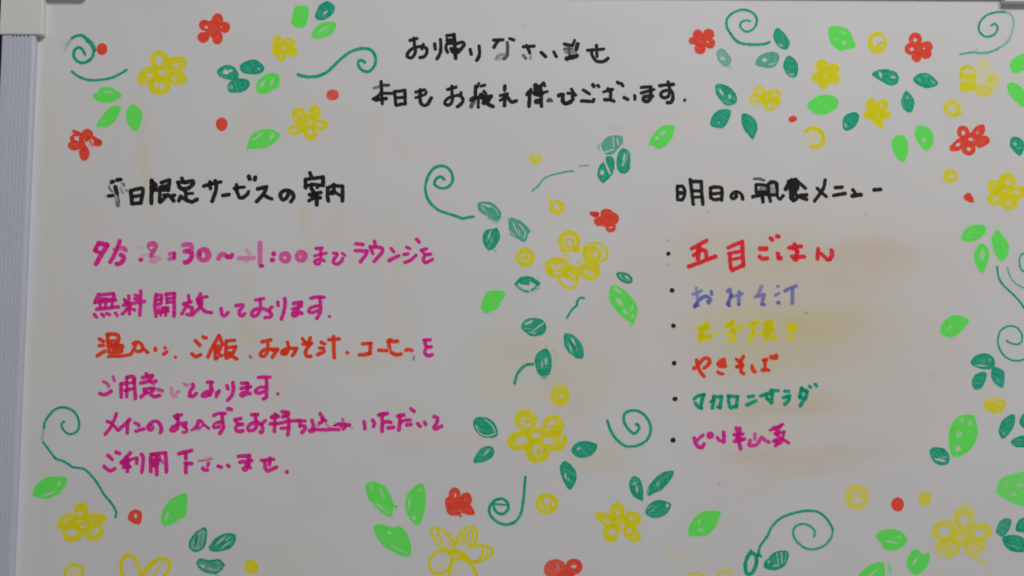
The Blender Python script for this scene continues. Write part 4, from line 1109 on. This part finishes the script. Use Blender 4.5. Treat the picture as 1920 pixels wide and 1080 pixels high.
: swirl_drawing t | tall teal curl along the left frame with a long wavy tail
- s 20 283,190 258,215 275,260 320,298 375,290 410,250 412,180 380,115 325,75 265,65 210,80 160,125 120,180 105,245; s 14 105,245 98,290 92,330 95,360 ~.5; s 6 92,300 85,330 95,370 ~.6; s 18 95,370 150,440 205,515; s 20 205,515 290,545 360,590 450,605 520,660 580,740 630,825 700,910 742,985 735,1030
@ 0 810 4
: leaf_drawing g | light green leaf with a pale arc close to the left frame
- p 245,470 270,400 340,345 410,333 480,335 505,355 480,420 430,470 360,500 290,495; h 445,385,9,24,30 ~.7; h 370,462,58,7,-22 ~.8
: flower_drawing y | fuzzy yellow flower at the lower left
- e 610,595,50,62; h 597,612,19,19 ~.9
- p 650,640 700,610 790,630 780,680 720,700 660,690; h 690,665,20,11 ~.6
- e 700,750,75,62; h 715,745,38,22,-30 ~.75
- e 540,760,72,65; h 540,752,44,26 ~.85
- p 430,710 460,640 520,615 570,640 560,690 480,730; h 505,655,30,12,-30 ~.6
* e 600,690,80,48; h 600,668,28,9 ~.9; h 630,710,35,10,-10 ~.9; s 10 690,570 705,600 ~.3
: dot_drawing r | red dot with a white nick at the end of the tall curl
- p 960,640 975,600 1020,582 1058,600 1062,650 1050,690 1010,688 965,660; h 1018,628,10,15
: leaf_drawing g | light green leaf leaning right of the nicked red dot
- p 1385,458 1405,500 1400,570 1390,630 1340,660 1290,690 1240,705 1215,690 1210,630 1235,560 1290,500; h 1252,630,9,38,15 ~.8; h 1310,520,14,5,-30 ~.5
: leaf_drawing t | outlined upright teal leaf at the bottom left
- p 1535,722 1475,755 1428,820 1430,872 1478,892 1530,855 1545,780 ~.72; c 15 1535,722 1475,755 1428,820 1430,872 1478,892 1530,855 1545,780; s 24 1480,780 1465,850; s 18 1510,770 1500,850 ~.8; s 10 1440,830 1470,800 ~.8; h 1490,790,3,40,10 ~.5; s 5 1420,870 1410,900 ~.3
: leaf_drawing t | teal leaf with a white split right of the outlined one
- p 1565,870 1600,815 1650,775 1710,758 1765,770 1765,820 1730,870 1670,890 1600,898; h 1655,815,44,7,-40 ~.85; h 1690,850,40,6,-35 ~.85; h 1710,800,24,4,-40 ~.6
: leaf_drawing t | sketchy teal leaf lying below the pair at the bottom left
- p 1485,985 1505,960 1570,970 1640,962 1678,1000 1665,1030 1620,1052 1540,1045 1495,1012 ~.82; h 1525,1002,18,12 ~.9; h 1590,1030,30,5,10 ~.6; s 16 1480,990 1500,955 1570,970 1640,960 1680,1000; s 26 1560,990 1640,1000 ~.85; s 15 1490,1010 1540,1045 1620,1055 1670,1020; s 10 1610,1060 1630,1075 ~.6; s 20 1600,1020 1660,1000 ~.8; s 14 1500,975 1560,1010 ~.8
: ring_drawing y | yellow ring cut by the bottom edge at the far left
- c 25 500,1100 490,1045 520,1005 560,995 605,1015 622,1060 605,1100; e 555,1060,45,40 ~.4
: flower_drawing y | two open yellow petals cut by the bottom edge, left
- s 27 1062,1100 1045,1030 1010,950 970,922 925,945 905,1010 920,1070 945,1110
- s 27 1062,1100 1100,1020 1160,965 1220,948 1268,970 1272,1010 1250,1060 1210,1110; s 13 1160,1080 1190,1020 1230,970; s 14 1110,1060 1150,990 1200,960
@ 1440 200 4
: ring_drawing y | half wiped yellow crescent below the tiny red dot
- s 30 285,185 330,162 385,175 415,225 405,280 370,300 330,300; s 16 290,290 350,300 ~.35; e 345,235,62,62 ~.22; e 355,230,25,28 ~.4; s 24 405,200 418,250
: leaf_drawing g | light green leaf left of a pair under the solid yellow flower
- p 930,270 950,225 990,212 1030,230 1052,290 1045,360 1015,415 975,395 940,340
: leaf_drawing g | light green leaf with a white spot right of a pair
- p 1100,190 1120,150 1160,143 1215,170 1243,230 1230,290 1185,332 1140,290 1110,240; h 1172,248,15,13 ~.8
: flower_drawing r | red star flower with open petals near the right edge
- e 1462,190,42,45; h 1465,198,15,19,-20
- p 1530,200 1560,155 1610,135 1625,170 1610,210 1560,230; h 1570,195,11,19,40 ~.45
- p 1570,230 1640,225 1660,260 1620,295 1570,300
- p 1365,310 1400,265 1450,235 1480,270 1440,320 1380,332; h 1425,285,21,13,-30
- e 1505,320,48,42; h 1507,318,17,15
* e 1515,250,60,48; h 1520,245,20,12,10
: leaf_drawing t | teal leaf at the right edge beside the red star flower
- p 1815,260 1835,228 1880,232 1920,270 1915,330 1890,368 1850,340 1820,300; h 1853,280,13,13 ~.7; h 1885,310,16,5 ~.4
: ring_drawing y | small yellow ring under the red star flower
- e 1368,520,55,52; h 1378,522,18,20 ~.8; h 1350,545,14,4 ~.3
: dot_drawing r | small triangular red dot left of a yellow flower near the right edge
- p 1465,680 1500,645 1530,670 1545,715 1500,712
: flower_drawing y | yellow flower with slit petals at the right edge
- e 1795,555,62,55; h 1800,570,17,22
- e 1700,600,50,48; h 1690,595,20,12 ~.2
- e 1700,690,52,48; h 1710,685,30,13,-45
- e 1808,720,65,52; h 1805,720,28,16 ~.5
- p 1840,610 1900,600 1940,640 1900,690 1840,680; h 1860,640,23,16
* e 1780,640,70,56; h 1775,632,22,7 ~.6
@ 1440 400 4
: leaf_drawing g | light green leaf lying at the top of a trio near the right edge
- p 1455,170 1475,125 1530,92 1620,90 1632,140 1600,180 1530,212 1455,200; h 1515,145,13,7 ~.5; h 1500,180,16,6 ~.25
: leaf_drawing g | upright light green leaf at the right of the right edge trio
- p 1720,120 1755,160 1800,220 1805,290 1780,345 1755,360 1710,320 1685,250 1678,190
: leaf_drawing g | light green leaf with a pale centre at the bottom of the right edge trio
- p 1550,290 1575,240 1605,225 1645,255 1658,310 1640,390 1605,448 1565,400 1548,345; h 1607,310,20,45,5 ~.5
: curve_drawing t | long teal curve running down to the right edge
- s 14 1718,400 1730,480 1770,545 1840,610 1890,665 1925,715
: curve_drawing t | short pale teal curve beside the long one at the right edge
- s 11 1795,410 1820,480 1870,535 1930,562 ~.75
: swirl_drawing t | teal curl half cut by the right edge
- s 13 1950,290 1905,305 1885,350 1890,400 1910,430 1950,450 ~.9
: leaf_drawing g | lone light green leaf right of the menu
- p 1295,860 1320,810 1375,768 1430,765 1505,800 1470,860 1420,910 1360,930 1305,910; h 1360,860,30,12,-40 ~.35
@ 1440 600 4
: swirl_drawing t | teal curl at the right edge above a teal trio
- s 13 1790,155 1830,178 1880,180 1905,150 1900,100 1870,60 1815,45 1760,65 1730,110 1725,180 1750,240 1790,285 1850,305 1920,298 1950,285
: leaf_drawing t | dark teal leaf lying at the top of the right trio
- p 1518,320 1550,275 1600,252 1660,258 1700,300 1690,360 1620,370 1555,350; h 1600,342,40,6,3 ~.85; h 1665,300,10,14 ~.3
: leaf_drawing t | dark teal leaf at the lower left of the right trio
- p 1530,460 1555,410 1610,388 1638,400 1630,460 1600,510 1560,522 1535,500
: leaf_drawing t | dark teal leaf at the lower right of the right trio
- p 1672,400 1690,352 1740,365 1770,390 1768,490 1750,508 1705,480 1680,440; h 1720,450,14,12 ~.2
: dot_drawing y | yellow oval blot below the right teal trio
- p 1612,635 1650,590 1710,575 1765,595 1783,640 1750,690 1705,705 1650,680; h 1740,625,20,11 ~.5; h 1690,595,60,16 ~.3
: leaf_drawing t | upright teal leaf at the right edge above the light green one
- p 1732,820 1760,750 1830,705 1852,720 1845,790 1810,850 1765,890 1740,870; h 1770,850,14,10 ~.3
: leaf_drawing t | teal leaf cut by the right edge, lying low
- p 1820,915 1860,880 1920,865 1970,880 1970,950 1880,955 1840,940; h 1880,900,40,4 ~.3
: leaf_drawing t | teal leaf cut by the right edge, upper one
- p 1885,765 1900,720 1930,695 1970,700 1970,800 1920,808 1895,790
: leaf_drawing g | large light green leaf with four pale spots
- p 1355,880 1370,800 1420,730 1490,708 1550,725 1572,830 1560,900 1500,990 1400,1030 1365,980; h 1455,750,20,24 ~.35; h 1515,770,20,20 ~.4; h 1430,860,24,28 ~.5; h 1425,965,20,20 ~.9
@ 1440 810 4
: leaf_drawing t | dark teal leaf with a white crescent left of the large spotted leaf
- p 1210,140 1250,115 1320,125 1360,180 1350,235 1305,250 1250,230 1220,180; h 1290,210,42,10,12; h 1320,190,24,10 ~.3
: ring_drawing y | double ringed yellow disc left of a red dot at the lower right
- e 668,490,92,96 ~.82; h 660,460,32,13 ~.8; h 670,515,38,22 ~.9; e 610,450,40,55 ~.15
: dot_drawing r | round red dot at the lower right
- e 972,543,47,52
: dot_drawing y | yellow dot right of the round red dot
- e 1178,500,48,53 ~.9
: swirl_drawing t | largest teal curl at the lower right
- s 18 -52,935 -70,905 -55,850 -20,800 0,770 30,710 90,650 170,615 260,595 340,592 400,615 450,665 485,730; s 17 485,730 475,790 430,845 370,875 300,878 240,845 195,790 190,735 220,700 270,690 320,710 350,745 345,785 ~.9; H 6 20,700 45,720 ~.7
: leaf_drawing t | scratchy teal leaf under the largest curl
- p 0,950 50,900 130,890 155,910 135,990 80,1030 10,1035 -30,1015 -25,970; H 7 65,910 80,990 ~.6; H 9 100,905 105,985 ~.7; h 60,1000,24,9,-10 ~.6; h 5,975,8,12 ~.8; H 5 140,900 125,980 ~.6
: leaf_drawing g | light green leaf with a white slit at the lower right
- p 808,780 860,735 940,730 1000,750 1045,800 1020,850 960,885 880,880 845,830; h 920,825,45,7,8 ~.8; h 990,790,18,9,30 ~.6
: leaf_drawing g | notched light green leaf at the lower right
- p 1040,975 1070,900 1125,880 1160,920 1205,905 1212,950 1190,1010 1140,1060 1090,1068 1050,1020; h 1105,965,10,36,35 ~.7
: leaf_drawing g | light green leaf cut by the bottom edge at the lower right
- p 680,1090 730,1020 800,985 860,978 875,1020 870,1100 780,1130; h 780,1060,42,8,-40 ~.8; s 22 905,990 920,1050 ~.7
: flower_drawing y | big looped yellow flower in the lower right corner
- e 1470,650,75,80 ~.85; h 1470,665,30,42,-10; s 12 1400,610 1430,565 1480,545 1520,555 1540,590 1545,620 ~.7; s 12 1385,640 1390,700 1430,760 ~.6
- e 1320,740,85,75 ~.9; h 1322,745,43,40; c 11 1215,770 1235,800 1262,800 1250,755 ~.7
- e 1590,750,88,68 ~.88; h 1580,760,36,26,-20
- e 1550,850,75,62 ~.85; h 1548,865,38,14,20 ~.9; s 18 1480,900 1550,945 1620,965 ~.9
- e 1350,870,90,70 ~.88; h 1385,862,17,24; h 1312,900,14,28,-45 ~.9
* e 1440,790,62,62 ~.85; h 1440,790,20,30,10 ~.35
: leaf_drawing g | pale light green leaf cut by the right edge at the bottom
- p 1712,430 1750,350 1830,318 1960,312 1960,545 1870,545 1790,510 1730,470 ~.9; h 1890,400,25,20 ~.45; h 1840,470,30,11 ~.45; h 1780,400,16,24 ~.2
: leaf_drawing t | pale teal leaf upper left in the corner trio
- p 1710,740 1740,670 1790,645 1825,665 1810,730 1765,785 1720,765 ~.92
: leaf_drawing t | teal leaf cut by the right edge in the corner trio
- p 1858,720 1880,660 1930,640 1960,650 1960,745 1870,745
: leaf_drawing t | dark teal leaf at the bottom of the corner trio
- p 1755,800 1800,775 1880,778 1960,830 1960,890 1860,900 1790,870; h 1850,860,50,6,20 ~.3
@ 1240 440 4
: bullet_mark k | black bullet before the crimson menu item
- e 53,142,16,15
: bullet_mark k | black bullet before the blue menu item
- e 80,418,17,16
: bullet_mark k | black bullet before the yellow menu item
- e 90,684,17,16
: bullet_mark k | black bullet before the fried noodles item
- e 96,965,18,17
: bullet_mark k | black bullet before the teal menu item
- e 103,1232,19,18
: bullet_mark k | black bullet before the last menu item
- e 88,1540,19,18
@ 0 0 1
: speck_mark k | grey speck after the blue menu item
- e 1512,586,2.6,2.2 ~0.33
: speck_mark k | faint grey speck under the breakfast heading
- e 1327,397,2.5,2 ~0.24
: speck_mark k | tiny speck above the first bullet
- e 1253,451,2,2 ~0.24
: speck_mark k | tiny speck below the first bullet
- e 1251,496,2,1.6 ~0.21
: speck_mark k | faint speck right of the greeting
- e 982,49,2,2.4 ~0.12
: speck_mark k | faint speck at the far right of the breakfast heading
- e 1622,400,2.4,1.8 ~0.12
: speck_mark k | faint speck right of the macaroni salad item
- e 1750,702,2.6,1.6 ~0.15
: speck_mark k | small grey speck under the last menu item
- e 1349,906,1.8,1.6 ~0.24
: smudge_mark k | faint grey wiped mark over the brushed teal leaf
- s 4 1147,240 1158,239 1164,241 ~0.07
"""

build_text(TEXT)
build_doodles(DOODLES)
print('ink meshes', _count[0], 'polys', sum(len(m_.polygons) for m_ in bpy.data.meshes))
